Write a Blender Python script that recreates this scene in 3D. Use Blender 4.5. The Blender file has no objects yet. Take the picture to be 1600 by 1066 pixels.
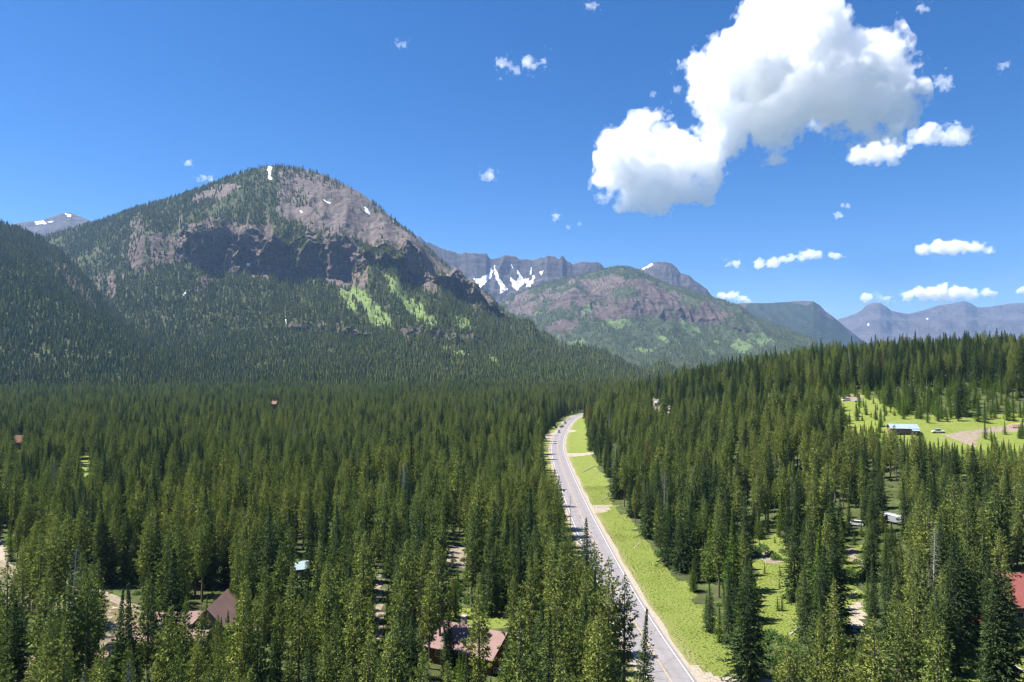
import bpy, bmesh, math, random
import numpy as np
from mathutils import Vector, Matrix

SC = bpy.context.scene
COL = SC.collection
RNG = np.random.default_rng(7)
random.seed(7)

# ------------------------------------------------------------------ camera
W0, H0 = 1600.0, 1066.0
FPX = 1067.0                       # focal length in photo pixels
CAM_Z = 60.0
HORIZON = 565.0
PITCH = math.atan((HORIZON - H0 / 2) / FPX)
CP, SP = math.cos(PITCH), math.sin(PITCH)
cam_data = bpy.data.cameras.new('camera')
cam_data.sensor_width = 36.0
cam_data.lens = 36.0 * FPX / W0
cam_data.clip_start = 1.0
cam_data.clip_end = 120000.0
cam = bpy.data.objects.new('camera', cam_data)
COL.objects.link(cam)
cam.location = (0, 0, CAM_Z)
cam.rotation_euler = (math.pi / 2 + PITCH, 0, 0)
SC.camera = cam

# ------------------------------------------------------------------ sky, sun, exposure
SUN_EL, SUN_AZ = math.radians(61), math.radians(-80)     # azimuth from +Y towards +X
SUN_DIR = Vector((math.sin(SUN_AZ) * math.cos(SUN_EL), math.cos(SUN_AZ) * math.cos(SUN_EL), math.sin(SUN_EL)))
world = bpy.data.worlds.new('World')
SC.world = world
world.use_nodes = True
wn = world.node_tree.nodes
wl = world.node_tree.links
bg = wn['Background']
sky = wn.new('ShaderNodeTexSky')
sky.sky_type = 'NISHITA'
sky.sun_disc = False
sky.sun_elevation = SUN_EL
sky.sun_rotation = SUN_AZ
sky.altitude = 2300
sky.air_density = 1.0
sky.dust_density = 0.9
sky.ozone_density = 4.0
hs = wn.new('ShaderNodeHueSaturation'); hs.inputs['Saturation'].default_value = 1.36; hs.inputs['Value'].default_value = 0.69; hs.inputs['Hue'].default_value = 0.506
wl.new(sky.outputs[0], hs.inputs['Color']); wl.new(hs.outputs[0], bg.inputs[0])
bg.inputs[1].default_value = 0.078
sun_data = bpy.data.lights.new('sun', 'SUN')
sun_data.energy = 5.0
sun_data.angle = math.radians(0.53)
sun_data.color = (1.0, 0.955, 0.88)
sun = bpy.data.objects.new('sun', sun_data)
COL.objects.link(sun)
sun.location = (0, 0, 4000)
sun.rotation_euler = SUN_DIR.to_track_quat('Z', 'Y').to_euler()
SC.view_settings.view_transform = 'Standard'
SC.view_settings.look = 'None'
SC.view_settings.exposure = 1.48
SC.view_settings.gamma = 1.0
SC.view_settings.use_curve_mapping = False
SC.render.engine = 'CYCLES'
SC.cycles.max_bounces = 50
SC.cycles.diffuse_bounces = 2
SC.cycles.glossy_bounces = 2
SC.cycles.transmission_bounces = 2
SC.cycles.transparent_max_bounces = 8
SC.cycles.volume_bounces = 48
SC.cycles.use_denoising = True
SC.cycles.use_adaptive_sampling = True
SC.cycles.adaptive_threshold = 0.01
SC.cycles.pixel_filter_type = 'BLACKMAN_HARRIS'
SC.cycles.filter_width = 1.3

# ------------------------------------------------------------------ helpers
def pt(px, py, depth):
    """photo pixel at a given forward distance -> world point(s)"""
    u = (np.asarray(px, float) - W0 / 2) / FPX
    v = (H0 / 2 - np.asarray(py, float)) / FPX
    t = np.asarray(depth, float) / (CP - v * SP)
    return np.stack(np.broadcast_arrays(u * t, t * (CP - v * SP), CAM_Z + t * (SP + v * CP)), -1)

def pix(P):
    P = np.asarray(P, float)
    z = P[..., 2] - CAM_Z
    f = P[..., 1] * CP + z * SP
    up = -P[..., 1] * SP + z * CP
    return W0 / 2 + FPX * P[..., 0] / f, H0 / 2 - FPX * up / f

def hash3(ix, iy, iz, seed):
    h = (ix.astype(np.int64) * 374761393 + iy.astype(np.int64) * 668265263 + iz.astype(np.int64) * 2147483647 + seed * 974634777) & 0xffffffff
    h = ((h ^ (h >> 13)) * 1274126177) & 0xffffffff
    h = ((h ^ (h >> 16)) * 2246822519) & 0xffffffff
    return ((h ^ (h >> 15)) & 0xffffff) / float(0xffffff)

def vnoise(x, y, z=None, seed=0):
    """smooth value noise in -1..1"""
    x = np.asarray(x, float); y = np.asarray(y, float)
    z = np.zeros_like(x) if z is None else np.asarray(z, float)
    x, y, z = np.broadcast_arrays(x, y, z)
    xi, yi, zi = np.floor(x), np.floor(y), np.floor(z)
    xf, yf, zf = x - xi, y - yi, z - zi
    sx, sy, sz = [f * f * f * (f * (f * 6 - 15) + 10) for f in (xf, yf, zf)]
    flat = not np.any(zf)
    def corner(a, b, c): return hash3(xi + a, yi + b, zi + c, seed)
    def layer(c):
        a = corner(0, 0, c) * (1 - sx) + corner(1, 0, c) * sx
        b = corner(0, 1, c) * (1 - sx) + corner(1, 1, c) * sx
        return a * (1 - sy) + b * sy
    r = layer(0) if flat else layer(0) * (1 - sz) + layer(1) * sz
    return r * 2 - 1

def fbm(x, y, z=None, octaves=4, seed=0, gain=0.5):
    s, a, n = 0.0, 1.0, 0.0
    for o in range(octaves):
        k = 2.03 ** o
        s = s + a * vnoise(np.asarray(x) * k + 13.7 * o, np.asarray(y) * k - 7.1 * o, None if z is None else np.asarray(z) * k + 3.3 * o, seed + o)
        n += a; a *= gain
    return s / n

def ridged(x, y, octaves=4, seed=0):
    s, a, n = 0.0, 1.0, 0.0
    for o in range(octaves):
        k = 2.07 ** o
        s = s + a * (1 - 2 * np.abs(vnoise(np.asarray(x) * k + 5.1 * o, np.asarray(y) * k + 9.7 * o, None, seed + o)))
        n += a; a *= 0.5
    return s / n

def sstep(a, b, x):
    t = np.clip((np.asarray(x, float) - a) / (b - a), 0, 1)
    return t * t * (3 - 2 * t)

def inpoly(px, py, poly):
    px = np.asarray(px, float); py = np.asarray(py, float)
    c = np.zeros(np.broadcast(px, py).shape, bool)
    n = len(poly)
    for i in range(n):
        x1, y1 = poly[i]; x2, y2 = poly[(i + 1) % n]
        if y1 == y2: continue
        hit = ((y1 > py) != (y2 > py)) & (px < (x2 - x1) * (py - y1) / (y2 - y1) + x1)
        c ^= hit
    return c

def polydist(x, y, line):
    """distance to a polyline and the arc length there"""
    x = np.asarray(x, float); y = np.asarray(y, float)
    best = np.full(np.broadcast(x, y).shape, 1e9)
    for (x1, y1), (x2, y2) in zip(line[:-1], line[1:]):
        dx, dy = x2 - x1, y2 - y1
        t = np.clip(((x - x1) * dx + (y - y1) * dy) / (dx * dx + dy * dy + 1e-9), 0, 1)
        best = np.minimum(best, np.hypot(x - x1 - t * dx, y - y1 - t * dy))
    return best

def mesh_from(name, verts, faces, mats=(), smooth=False, midx=None):
    me = bpy.data.meshes.new(name)
    verts = np.asarray(verts, np.float32).reshape(-1, 3)
    if isinstance(faces, np.ndarray):
        k = faces.shape[1]
        me.vertices.add(len(verts)); me.vertices.foreach_set('co', verts.ravel())
        me.loops.add(faces.size); me.loops.foreach_set('vertex_index', faces.astype(np.int32).ravel())
        me.polygons.add(len(faces))
        me.polygons.foreach_set('loop_start', np.arange(0, faces.size, k, dtype=np.int32))
        me.update(calc_edges=True)
    else:
        me.from_pydata(verts.tolist(), [], faces)
        me.update()
    for m in mats: me.materials.append(m)
    if midx is not None: me.polygons.foreach_set('material_index', np.asarray(midx, np.int32))
    if smooth: me.polygons.foreach_set('use_smooth', np.ones(len(me.polygons), bool))
    me.validate()
    return me

def obj(name, me, parent=None, loc=None, rotz=None):
    o = bpy.data.objects.new(name, me)
    COL.objects.link(o)
    if parent is not None: o.parent = parent
    if loc is not None: o.location = loc
    if rotz is not None: o.rotation_euler = (0, 0, rotz)
    return o

def tag(o, label=None, cat=None, group=None, kind=None):
    if label: o['label'] = label
    if cat: o['category'] = cat
    if group: o['group'] = group
    if kind: o['kind'] = kind
    return o

def vattr(me, name, vals):
    vals = np.asarray(vals, np.float32)
    if vals.ndim == 1:
        me.attributes.new(name, 'FLOAT', 'POINT').data.foreach_set('value', vals)
    else:
        me.attributes.new(name, 'FLOAT_COLOR', 'POINT').data.foreach_set('color', vals.ravel())

def grid_faces(nr, nc):
    i = np.arange((nr - 1) * (nc - 1)); r, c = i // (nc - 1), i % (nc - 1)
    a = r * nc + c
    return np.stack([a, a + 1, a + nc + 1, a + nc], 1)

class MB:
    """collects boxes / prisms / tubes and links them as one mesh"""
    def __init__(self): self.v, self.f = [], []
    def add(self, v, f):
        k = len(self.v); self.v += [tuple(p) for p in v]; self.f += [tuple(i + k for i in q) for q in f]
    def box(self, x0, x1, y0, y1, z0, z1):
        self.add([(x0, y0, z0), (x1, y0, z0), (x1, y1, z0), (x0, y1, z0), (x0, y0, z1), (x1, y0, z1), (x1, y1, z1), (x0, y1, z1)],
                 [(0, 3, 2, 1), (4, 5, 6, 7), (0, 1, 5, 4), (1, 2, 6, 5), (2, 3, 7, 6), (3, 0, 4, 7)])
    def prism(self, prof, y0, y1):
        """profile in x,z extruded along y"""
        n = len(prof)
        self.add([(x, y0, z) for x, z in prof] + [(x, y1, z) for x, z in prof],
                 [tuple(range(n))[::-1], tuple(range(n, 2 * n))] + [(i, (i + 1) % n, (i + 1) % n + n, i + n) for i in range(n)][::1])
    def slab(self, a, b, c, d, t):
        """four corners, thickness t downwards"""
        q = [Vector(p) for p in (a, b, c, d)]
        lo = [p - Vector((0, 0, t)) for p in q]
        self.add(q + lo, [(0, 1, 2, 3), (7, 6, 5, 4), (0, 4, 5, 1), (1, 5, 6, 2), (2, 6, 7, 3), (3, 7, 4, 0)])
    def tube(self, a, b, r0, r1, n=8):
        a, b = Vector(a), Vector(b); d = (b - a).normalized()
        u = d.orthogonal().normalized(); w = d.cross(u)
        ring = [(math.cos(2 * math.pi * i / n), math.sin(2 * math.pi * i / n)) for i in range(n)]
        self.add([a + (u * c + w * s) * r0 for c, s in ring] + [b + (u * c + w * s) * r1 for c, s in ring],
                 [(i, (i + 1) % n, (i + 1) % n + n, i + n) for i in range(n)] + [tuple(range(n))[::-1], tuple(range(n, 2 * n))])
    def build(self, name, mat, parent=None, smooth=False):
        me = mesh_from(name, self.v, self.f, [mat] if mat else [], smooth)
        bm = bmesh.new(); bm.from_mesh(me); bmesh.ops.recalc_face_normals(bm, faces=bm.faces); bm.to_mesh(me); bm.free()
        return obj(name, me, parent)

# ------------------------------------------------------------------ materials
def material(name, rough=0.9, spec=0.2):
    m = bpy.data.materials.new(name); m.use_nodes = True
    nt = m.node_tree; b = nt.nodes['Principled BSDF']
    b.inputs['Roughness'].default_value = rough
    b.inputs['Specular IOR Level'].default_value = spec
    return m, nt, b

def N(nt, t, **kw):
    n = nt.nodes.new(t)
    for k, v in kw.items(): setattr(n, k, v)
    return n

def noise_node(nt, scale, detail=4, rough=0.55, coord=None, dist=0.0):
    n = N(nt, 'ShaderNodeTexNoise')
    n.inputs['Scale'].default_value = scale; n.inputs['Detail'].default_value = detail
    n.inputs['Roughness'].default_value = rough; n.inputs['Distortion'].default_value = dist
    if coord is not None: nt.links.new(coord, n.inputs['Vector'])
    return n.outputs['Fac']

def ramp(nt, fac, stops, interp='LINEAR'):
    r = N(nt, 'ShaderNodeValToRGB'); r.color_ramp.interpolation = interp
    e = r.color_ramp.elements
    while len(e) < len(stops): e.new(0.5)
    for el, (p, c) in zip(e, stops):
        el.position = p; el.color = (*c, 1) if len(c) == 3 else c
    nt.links.new(fac, r.inputs[0])
    return r.outputs[0]

def mixc(nt, fac, a, b, mode='MIX'):
    m = N(nt, 'ShaderNodeMix', data_type='RGBA', blend_type=mode)
    for s, v in ((m.inputs['Factor'], fac), (m.inputs[6], a), (m.inputs[7], b)):
        if isinstance(v, (int, float)): s.default_value = v
        elif isinstance(v, tuple): s.default_value = (*v, 1)
        else: nt.links.new(v, s)
    return m.outputs[2]

def math_node(nt, op, a, b=None, clamp=False):
    m = N(nt, 'ShaderNodeMath', operation=op); m.use_clamp = clamp
    for s, v in zip(m.inputs, (a, b)):
        if v is None: continue
        if isinstance(v, (int, float)): s.default_value = v
        else: nt.links.new(v, s)
    return m.outputs[0]

def geo_pos(nt): return N(nt, 'ShaderNodeNewGeometry').outputs['Position']
def obj_pos(nt): return N(nt, 'ShaderNodeTexCoord').outputs['Object']

def bump(nt, b, height, strength, dist):
    n = N(nt, 'ShaderNodeBump'); n.inputs['Strength'].default_value = strength; n.inputs['Distance'].default_value = dist
    nt.links.new(height, n.inputs['Height']); nt.links.new(n.outputs[0], b.inputs['Normal'])

def plain(name, c1, c2, scale, rough=0.8, spec=0.3, metal=0.0, world_space=False):
    m, nt, b = material(name, rough, spec)
    b.inputs['Metallic'].default_value = metal
    f = noise_node(nt, scale, 5, 0.6, geo_pos(nt) if world_space else obj_pos(nt))
    nt.links.new(ramp(nt, f, [(0.3, c1), (0.7, c2)]), b.inputs['Base Color'])
    return m

def foliage(name, dark, light, tip, trans=0.22):
    m = bpy.data.materials.new(name); m.use_nodes = True
    nt = m.node_tree; nt.nodes.clear()
    out = N(nt, 'ShaderNodeOutputMaterial')
    oi = N(nt, 'ShaderNodeObjectInfo')
    c = mixc(nt, oi.outputs['Random'], dark, light)
    f = noise_node(nt, 1.3, 3, 0.6, obj_pos(nt))
    c = mixc(nt, ramp(nt, f, [(0.45, (0, 0, 0)), (0.75, (1, 1, 1))]), c, tip)
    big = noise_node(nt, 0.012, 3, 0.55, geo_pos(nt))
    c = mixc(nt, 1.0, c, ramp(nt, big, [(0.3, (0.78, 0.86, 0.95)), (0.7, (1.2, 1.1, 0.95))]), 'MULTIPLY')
    d = N(nt, 'ShaderNodeBsdfDiffuse'); t = N(nt, 'ShaderNodeBsdfTranslucent')
    nt.links.new(c, d.inputs[0]); nt.links.new(mixc(nt, 1.0, c, (1.2, 1.3, 0.6), 'MULTIPLY'), t.inputs[0])
    mx = N(nt, 'ShaderNodeMixShader'); mx.inputs[0].default_value = trans
    nt.links.new(d.outputs[0], mx.inputs[1]); nt.links.new(t.outputs[0], mx.inputs[2])
    nt.links.new(mx.outputs[0], out.inputs[0])
    return m

M = {}
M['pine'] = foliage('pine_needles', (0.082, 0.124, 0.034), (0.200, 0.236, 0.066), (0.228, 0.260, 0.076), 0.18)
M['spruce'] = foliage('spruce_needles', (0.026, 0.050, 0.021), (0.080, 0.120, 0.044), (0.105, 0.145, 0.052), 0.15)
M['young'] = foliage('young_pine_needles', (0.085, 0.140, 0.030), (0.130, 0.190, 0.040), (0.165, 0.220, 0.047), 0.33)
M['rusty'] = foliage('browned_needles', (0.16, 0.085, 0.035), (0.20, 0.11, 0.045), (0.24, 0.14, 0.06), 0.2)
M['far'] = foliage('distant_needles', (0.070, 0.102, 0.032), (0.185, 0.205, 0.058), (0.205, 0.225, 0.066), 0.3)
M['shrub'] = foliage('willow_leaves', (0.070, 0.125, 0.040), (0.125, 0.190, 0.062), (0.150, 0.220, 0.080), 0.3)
M['grassblade'] = foliage('grass_blades', (0.095, 0.145, 0.028), (0.155, 0.195, 0.045), (0.215, 0.220, 0.080), 0.3)
M['bark'] = plain('bark', (0.10, 0.075, 0.055), (0.21, 0.17, 0.135), 3.0, 0.95, 0.1)
M['deadwood'] = plain('dead_wood', (0.24, 0.22, 0.20), (0.42, 0.40, 0.37), 2.5, 0.95, 0.1)

# ------------------------------------------------------------------ ground shape
ROAD = np.array([pt(px, py, 1067 * 60 / (py - HORIZON))[:2] for px, py in
        [(1055, 1066), (1004, 990), (962, 915), (930, 850), (903, 792), (887, 752), (876, 722), (871, 702), (872, 688), (877, 676), (886, 662), (903, 649.5)]])
ROAD = np.vstack([[ROAD[0] + (ROAD[0] - ROAD[2]) * k for k in (4.2, 2.0, 1.0)], ROAD, [[112, 830], [170, 905], [260, 990]]])

def catmull(P, step=3.0):
    P = np.asarray(P, float); out = []
    Q = np.vstack([2 * P[0] - P[1], P, 2 * P[-1] - P[-2]])
    for i in range(1, len(Q) - 2):
        n = max(2, int(np.linalg.norm(Q[i + 1] - Q[i]) / step))
        t = np.linspace(0, 1, n, endpoint=False)[:, None]
        out.append(0.5 * (2 * Q[i] + (Q[i + 1] - Q[i - 1]) * t + (2 * Q[i - 1] - 5 * Q[i] + 4 * Q[i + 1] - Q[i + 2]) * t ** 2 + (-Q[i - 1] + 3 * Q[i] - 3 * Q[i + 1] + Q[i + 2]) * t ** 3))
    return np.vstack(out + [P[-1:]])
def smooth_line(L, k=5):
    for _ in range(k):
        L = np.vstack([L[:1], (L[:-2] + 2 * L[1:-1] + L[2:]) / 4, L[-1:]])
    return L
ROADC = smooth_line(catmull(ROAD, 4.0), 25)

_ctl = [(31, 129, 0), (28, 200, 0), (26, 328, 0), (31, 474, 0), (50, 674, 0), (76, 771, 0), (30, 60, 0),
        (-100, 130, 0), (-200, 300, 0), (-300, 600, 0), (-500, 1000, 0), (-20, 1000, 0), (-100, 600, 0), (-60, 250, 0), (-400, 300, 0), (-60, 60, 0),
        (60, 200, 1), (65, 300, 3), (68, 420, 5), (82, 560, 8),
        (99, 135, 4), (72, 170, 2), (130, 220, 9), (150, 270, 15), (190, 340, 27), (165, 400, 28), (205, 470, 39), (290, 400, 42), (250, 330, 28), (200, 230, 16), (150, 120, 7),
        (129, 550, 25), (95, 645, 12), (330, 520, 57), (240, 620, 48), (420, 420, 55), (170, 760, 24), (200, 1100, 5), (400, 800, 45), (420, 1200, 10)]
_ctl = np.array(_ctl, float)
def _tps(r2): return 0.5 * r2 * np.log(r2 + 1e-6)
_n = len(_ctl); _c = _ctl[:, :2] / 100
_K = _tps(((_c[:, None] - _c[None]) ** 2).sum(-1)) + np.eye(_n) * 0.05
_P = np.hstack([np.ones((_n, 1)), _c])
_w = np.linalg.solve(np.block([[_K, _P], [_P.T, np.zeros((3, 3))]]), np.concatenate([_ctl[:, 2], np.zeros(3)]))
def ground_z(x, y):
    x = np.asarray(x, float); y = np.asarray(y, float)
    q = np.stack([np.clip(x, -600, 450), np.clip(y, 40, 1250)], -1) / 100
    z = _tps(((q[..., None, :] - _c) ** 2).sum(-1)) @ _w[:_n] + _w[_n] + q @ _w[_n + 1:]
    rd = polydist(x, y, ROADC[::6])
    z = np.maximum(z, 0) * sstep(8, 45, rd) * sstep(-10, 40, x)
    z = z * (1 - sstep(900, 1300, y)) * (1 - sstep(450, 900, x))
    z = z + 0.7 * fbm(x / 38, y / 38, octaves=3, seed=3) * sstep(9, 30, rd)
    return z

def spot(px, py, zoff=0.0):
    """where the sight line through a photo pixel meets the ground"""
    d = np.concatenate([np.arange(70, 800, 1.0), np.arange(800, 1600, 4.0)])
    P = pt(px, py, d)
    below = P[:, 2] < ground_z(P[:, 0], P[:, 1]) + zoff
    i = int(np.argmax(below)) if below.any() else len(d) - 1
    return P[i]

# ground zones, as outlines on the ground
def outline(poly): return [tuple(spot(*p)[:2]) for p in poly]
VERGE_PIX = [(862, 690), (866, 668), (880, 655), (900, 646), (908, 646), (914, 660), (918, 705), (926, 714), (946, 747), (958, 787), (985, 817), (1010, 848), (1047, 884), (1082, 932), (1128, 988), (1160, 1024), (1190, 1066),
             (1008, 1075), (985, 1000), (957, 935), (932, 872), (914, 830), (893, 795), (876, 760), (866, 728), (861, 705)]
MEADOW_PIX = [
    [(1176, 845), (1212, 838), (1238, 862), (1252, 892), (1243, 930), (1252, 962), (1246, 1003), (1222, 1012), (1198, 1002), (1186, 960), (1183, 905)],
    [(1313, 627), (1345, 622), (1372, 632), (1398, 645), (1402, 658), (1392, 668), (1370, 666), (1318, 655)],
    [(1436, 668), (1470, 660), (1530, 662), (1640, 655), (1640, 690), (1588, 682), (1572, 690), (1552, 680), (1530, 692), (1490, 690), (1474, 682), (1446, 678)],
    [(1320, 855), (1345, 852), (1350, 905), (1350, 970), (1336, 985), (1322, 972), (1326, 905)],
]
CLEAR_PIX = [VERGE_PIX] + MEADOW_PIX + [
    [(170, 917), (210, 912), (214, 950), (212, 985), (180, 985), (168, 950)],                     # creek
    [(-40, 850), (10, 850), (10, 905), (-40, 905)],                                                # gravel bar
    [(585, 905), (600, 905), (602, 960), (600, 1008), (585, 1008), (583, 950)],                    # dirt track
    [(205, 990), (219, 990), (220, 1012), (207, 1010)], [(226, 970), (250, 968), (250, 980), (226, 980)],
    [(296, 945), (320, 948), (320, 993), (298, 990)], [(330, 937), (352, 921), (365, 932), (358, 956), (330, 956)],   # lodge roofs
    [(708, 968), (795, 985), (782, 1036), (752, 1034), (708, 1004)],                               # log cabin roof
    [(460, 862), (477, 862), (478, 900), (460, 900)],                                              # small hut
    [(700, 855), (728, 855), (728, 885), (700, 885)],                                              # bare patch
    [(1580, 885), (1640, 880), (1640, 985), (1582, 985)],                                          # red house
    [(1396, 656), (1444, 656), (1444, 676), (1398, 674)],                                          # shed on the hill
    [(1386, 772), (1408, 772), (1404, 815), (1384, 815)], [(1330, 808), (1344, 808), (1344, 824), (1330, 824)],
    [(1019, 624), (1030, 626), (1030, 634), (1019, 632)], [(1030, 639), (1050, 637), (1050, 643), (1030, 643)],
    [(126, 720), (142, 722), (140, 738), (128, 738)], [(25, 683), (36, 683), (36, 699), (25, 699)], [(424, 628), (434, 628), (434, 637), (424, 637)],
    [(1520, 1030), (1600, 1020), (1640, 1090), (1480, 1090)],
]
MEADOWS = [outline(p) for p in MEADOW_PIX + [[(1300, 618), (1350, 614), (1400, 636), (1440, 650), (1640, 645), (1640, 716), (1560, 722), (1440, 704), (1380, 690), (1306, 672)], [(1470, 1020), (1600, 1000), (1640, 1090), (1460, 1090)], [(118, 712), (150, 712), (150, 750), (116, 750)], [(700, 945), (800, 965), (810, 985), (700, 975)]]]
VERGE = outline(VERGE_PIX)
def meadow_mask(x, y):
    m = np.zeros(np.broadcast(x, y).shape)
    w = 2.2 * fbm(x / 7, y / 7, octaves=3, seed=21), 2.2 * fbm(x / 7, y / 7, octaves=3, seed=25)
    for p in MEADOWS + [VERGE]:
        m = np.maximum(m, inpoly(x + w[0], y + w[1], p).astype(float))
    m = np.maximum(m, (polydist(x, y, ROADC[::4]) < 9.5 + w[0]).astype(float))
    return m

# ------------------------------------------------------------------ ground sheet
def axis(parts):
    a = [np.arange(p, q, s) for p, q, s in parts]
    return np.concatenate(a + [[parts[-1][1]]])
GX = axis([(-24000, -4000, 2000), (-4000, -1200, 200), (-1200, -180, 15), (-180, 330, 2.6), (330, 900, 15), (900, 4000, 200), (4000, 24000, 2000)])
GY = axis([(-3000, -200, 200), (-200, 70, 20), (70, 560, 2.6), (560, 1000, 6), (1000, 1500, 20), (1500, 4000, 150), (4000, 24000, 2000)])
gx, gy = np.meshgrid(GX, GY)
gz = np.vstack([ground_z(gx[i], gy[i]) for i in range(len(GY))])
me = mesh_from('ground', np.stack([gx, gy, gz], -1).reshape(-1, 3), grid_faces(len(GY), len(GX)), smooth=True)
near = (np.abs(gx) < 420) & (gy > 60) & (gy < 1000)
mm = np.zeros_like(gx); mm[near] = meadow_mask(gx[near], gy[near])
vattr(me, 'meadow', mm.ravel())
vattr(me, 'verge', (np.clip(1 - (polydist(gx, gy, ROADC[::5]) - 5.2) / 2.6, 0, 1)).ravel())
m, nt, b = material('forest_floor_and_meadow', 1.0, 0.1)
p = geo_pos(nt)
litter = ramp(nt, noise_node(nt, 0.22, 8, 0.7, p), [(0.3, (0.032, 0.042, 0.015)), (0.5, (0.062, 0.072, 0.028)), (0.68, (0.080, 0.125, 0.032))])
gr = ramp(nt, noise_node(nt, 0.16, 9, 0.72, p, 0.4), [(0.28, (0.090, 0.138, 0.022)), (0.48, (0.150, 0.190, 0.036)), (0.62, (0.195, 0.210, 0.058)), (0.78, (0.25, 0.225, 0.105))])
gr = mixc(nt, 0.55, gr, ramp(nt, noise_node(nt, 1.9, 6, 0.75, p), [(0.3, (0.070, 0.105, 0.020)), (0.7, (0.21, 0.235, 0.060))]), 'MIX')
at = N(nt, 'ShaderNodeAttribute', attribute_name='meadow')
av = N(nt, 'ShaderNodeAttribute', attribute_name='verge')
edge = math_node(nt, 'ADD', at.outputs['Fac'], math_node(nt, 'MULTIPLY', math_node(nt, 'SUBTRACT', noise_node(nt, 0.5, 5, 0.6, p), 0.5), 0.9))
c = mixc(nt, ramp(nt, edge, [(0.42, (0, 0, 0)), (0.58, (1, 1, 1))]), litter, gr)
dry = math_node(nt, 'MULTIPLY', av.outputs['Fac'], ramp(nt, noise_node(nt, 0.7, 5, 0.6, p), [(0.3, (0.3, 0.3, 0.3)), (0.6, (1, 1, 1))]), True)
c = mixc(nt, dry, c, (0.27, 0.225, 0.14))
nt.links.new(c, b.inputs['Base Color'])
bump(nt, b, noise_node(nt, 1.6, 6, 0.75, p), 0.9, 0.5)
me.materials.append(m)
tag(obj('ground', me), 'forest floor and sunlit meadow of the valley', None, None, 'structure')

# ------------------------------------------------------------------ road
m_as, nt, b = material('worn_asphalt', 0.9, 0.25)
p = geo_pos(nt)
at = N(nt, 'ShaderNodeAttribute', attribute_name='across')
wear = ramp(nt, at.outputs['Fac'], [(0.0, (0.86, 0.86, 0.86)), (0.19, (1.04, 1.03, 1.03)), (0.30, (0.93, 0.93, 0.94)), (0.42, (1.05, 1.04, 1.04)), (0.5, (0.97, 0.96, 0.96)), (0.60, (1.05, 1.04, 1.04)), (0.72, (0.93, 0.93, 0.94)), (0.83, (1.04, 1.03, 1.03)), (1.0, (0.86, 0.86, 0.86))])
c = ramp(nt, noise_node(nt, 0.35, 8, 0.7, p), [(0.3, (0.160, 0.151, 0.158)), (0.7, (0.206, 0.194, 0.201))])
c = mixc(nt, 1.0, c, wear, 'MULTIPLY')
vo = N(nt, 'ShaderNodeTexVoronoi', feature='DISTANCE_TO_EDGE'); vo.inputs['Scale'].default_value = 0.16; nt.links.new(p, vo.inputs['Vector'])
c = mixc(nt, ramp(nt, vo.outputs['Distance'], [(0.004, (0.55, 0.55, 0.55)), (0.012, (0, 0, 0))]), c, (0.06, 0.06, 0.065))
nt.links.new(c, b.inputs['Base Color']); bump(nt, b, noise_node(nt, 14, 4, 0.7, p), 0.3, 0.02)
m_gravel, nt, b = material('gravel', 1.0, 0.1)
p = geo_pos(nt)
nt.links.new(ramp(nt, noise_node(nt, 1.4, 8, 0.75, p), [(0.3, (0.19, 0.16, 0.125)), (0.55, (0.29, 0.25, 0.205)), (0.75, (0.38, 0.34, 0.29))]), b.inputs['Base Color'])
bump(nt, b, noise_node(nt, 5, 5, 0.8, p), 0.8, 0.08)
m_yellow = plain('faded_yellow_paint', (0.28, 0.195, 0.10), (0.40, 0.28, 0.13), 0.9, 0.8, 0.3, 0, True)
m_white = plain('worn_white_paint', (0.42, 0.41, 0.41), (0.72, 0.71, 0.70), 0.9, 0.8, 0.3, 0, True)

def ribbon(name, line, offs, mat, lift, wob=0.0, parent=None, zfun=None):
    line = np.asarray(line, float)
    t = np.gradient(line, axis=0); t /= np.linalg.norm(t, axis=1)[:, None] + 1e-9
    nrm = np.stack([t[:, 1], -t[:, 0]], 1)                       # to the right of travel
    offs = np.asarray(offs, float)
    o = np.repeat(offs[None], len(line), 0)
    if wob:
        s = np.arange(len(line))
        o[:, 0] += wob * fbm(s / 3.0, s * 0 + 1.7, octaves=3, seed=5); o[:, -1] += wob * fbm(s / 3.0, s * 0 + 9.1, octaves=3, seed=6)
    P = line[:, None] + nrm[:, None] * o[..., None]
    z = (zfun or ground_z)(P[..., 0], P[..., 1])
    V = np.concatenate([P, (z + lift)[..., None]], -1)
    me = mesh_from(name, V.reshape(-1, 3), grid_faces(*P.shape[:2])[:, ::-1], [mat], True)
    vattr(me, 'across', np.repeat(((offs - offs[0]) / (offs[-1] - offs[0]))[None], len(line), 0).ravel())
    return obj(name, me, parent)
road = ribbon('road', ROADC, np.linspace(-4.8, 4.8, 13), m_as, 0.06)
tag(road, 'two-lane grey asphalt road through the forest', None, None, 'structure')
ribbon('centre_line', ROADC, [-0.11, 0.11], m_yellow, 0.068, 0, road)
ribbon('edge_line', ROADC, [-4.22, -4.08], m_white, 0.068, 0, road)
ribbon('edge_line', ROADC, [4.08, 4.22], m_white, 0.068, 0, road)
sh = ribbon('gravel_shoulder_path', ROADC, np.linspace(-6.0, 6.0, 9), m_gravel, 0.025, 0.9)
tag(sh, 'pale gravel shoulder along both sides of the asphalt road', None, None, 'structure')

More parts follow.
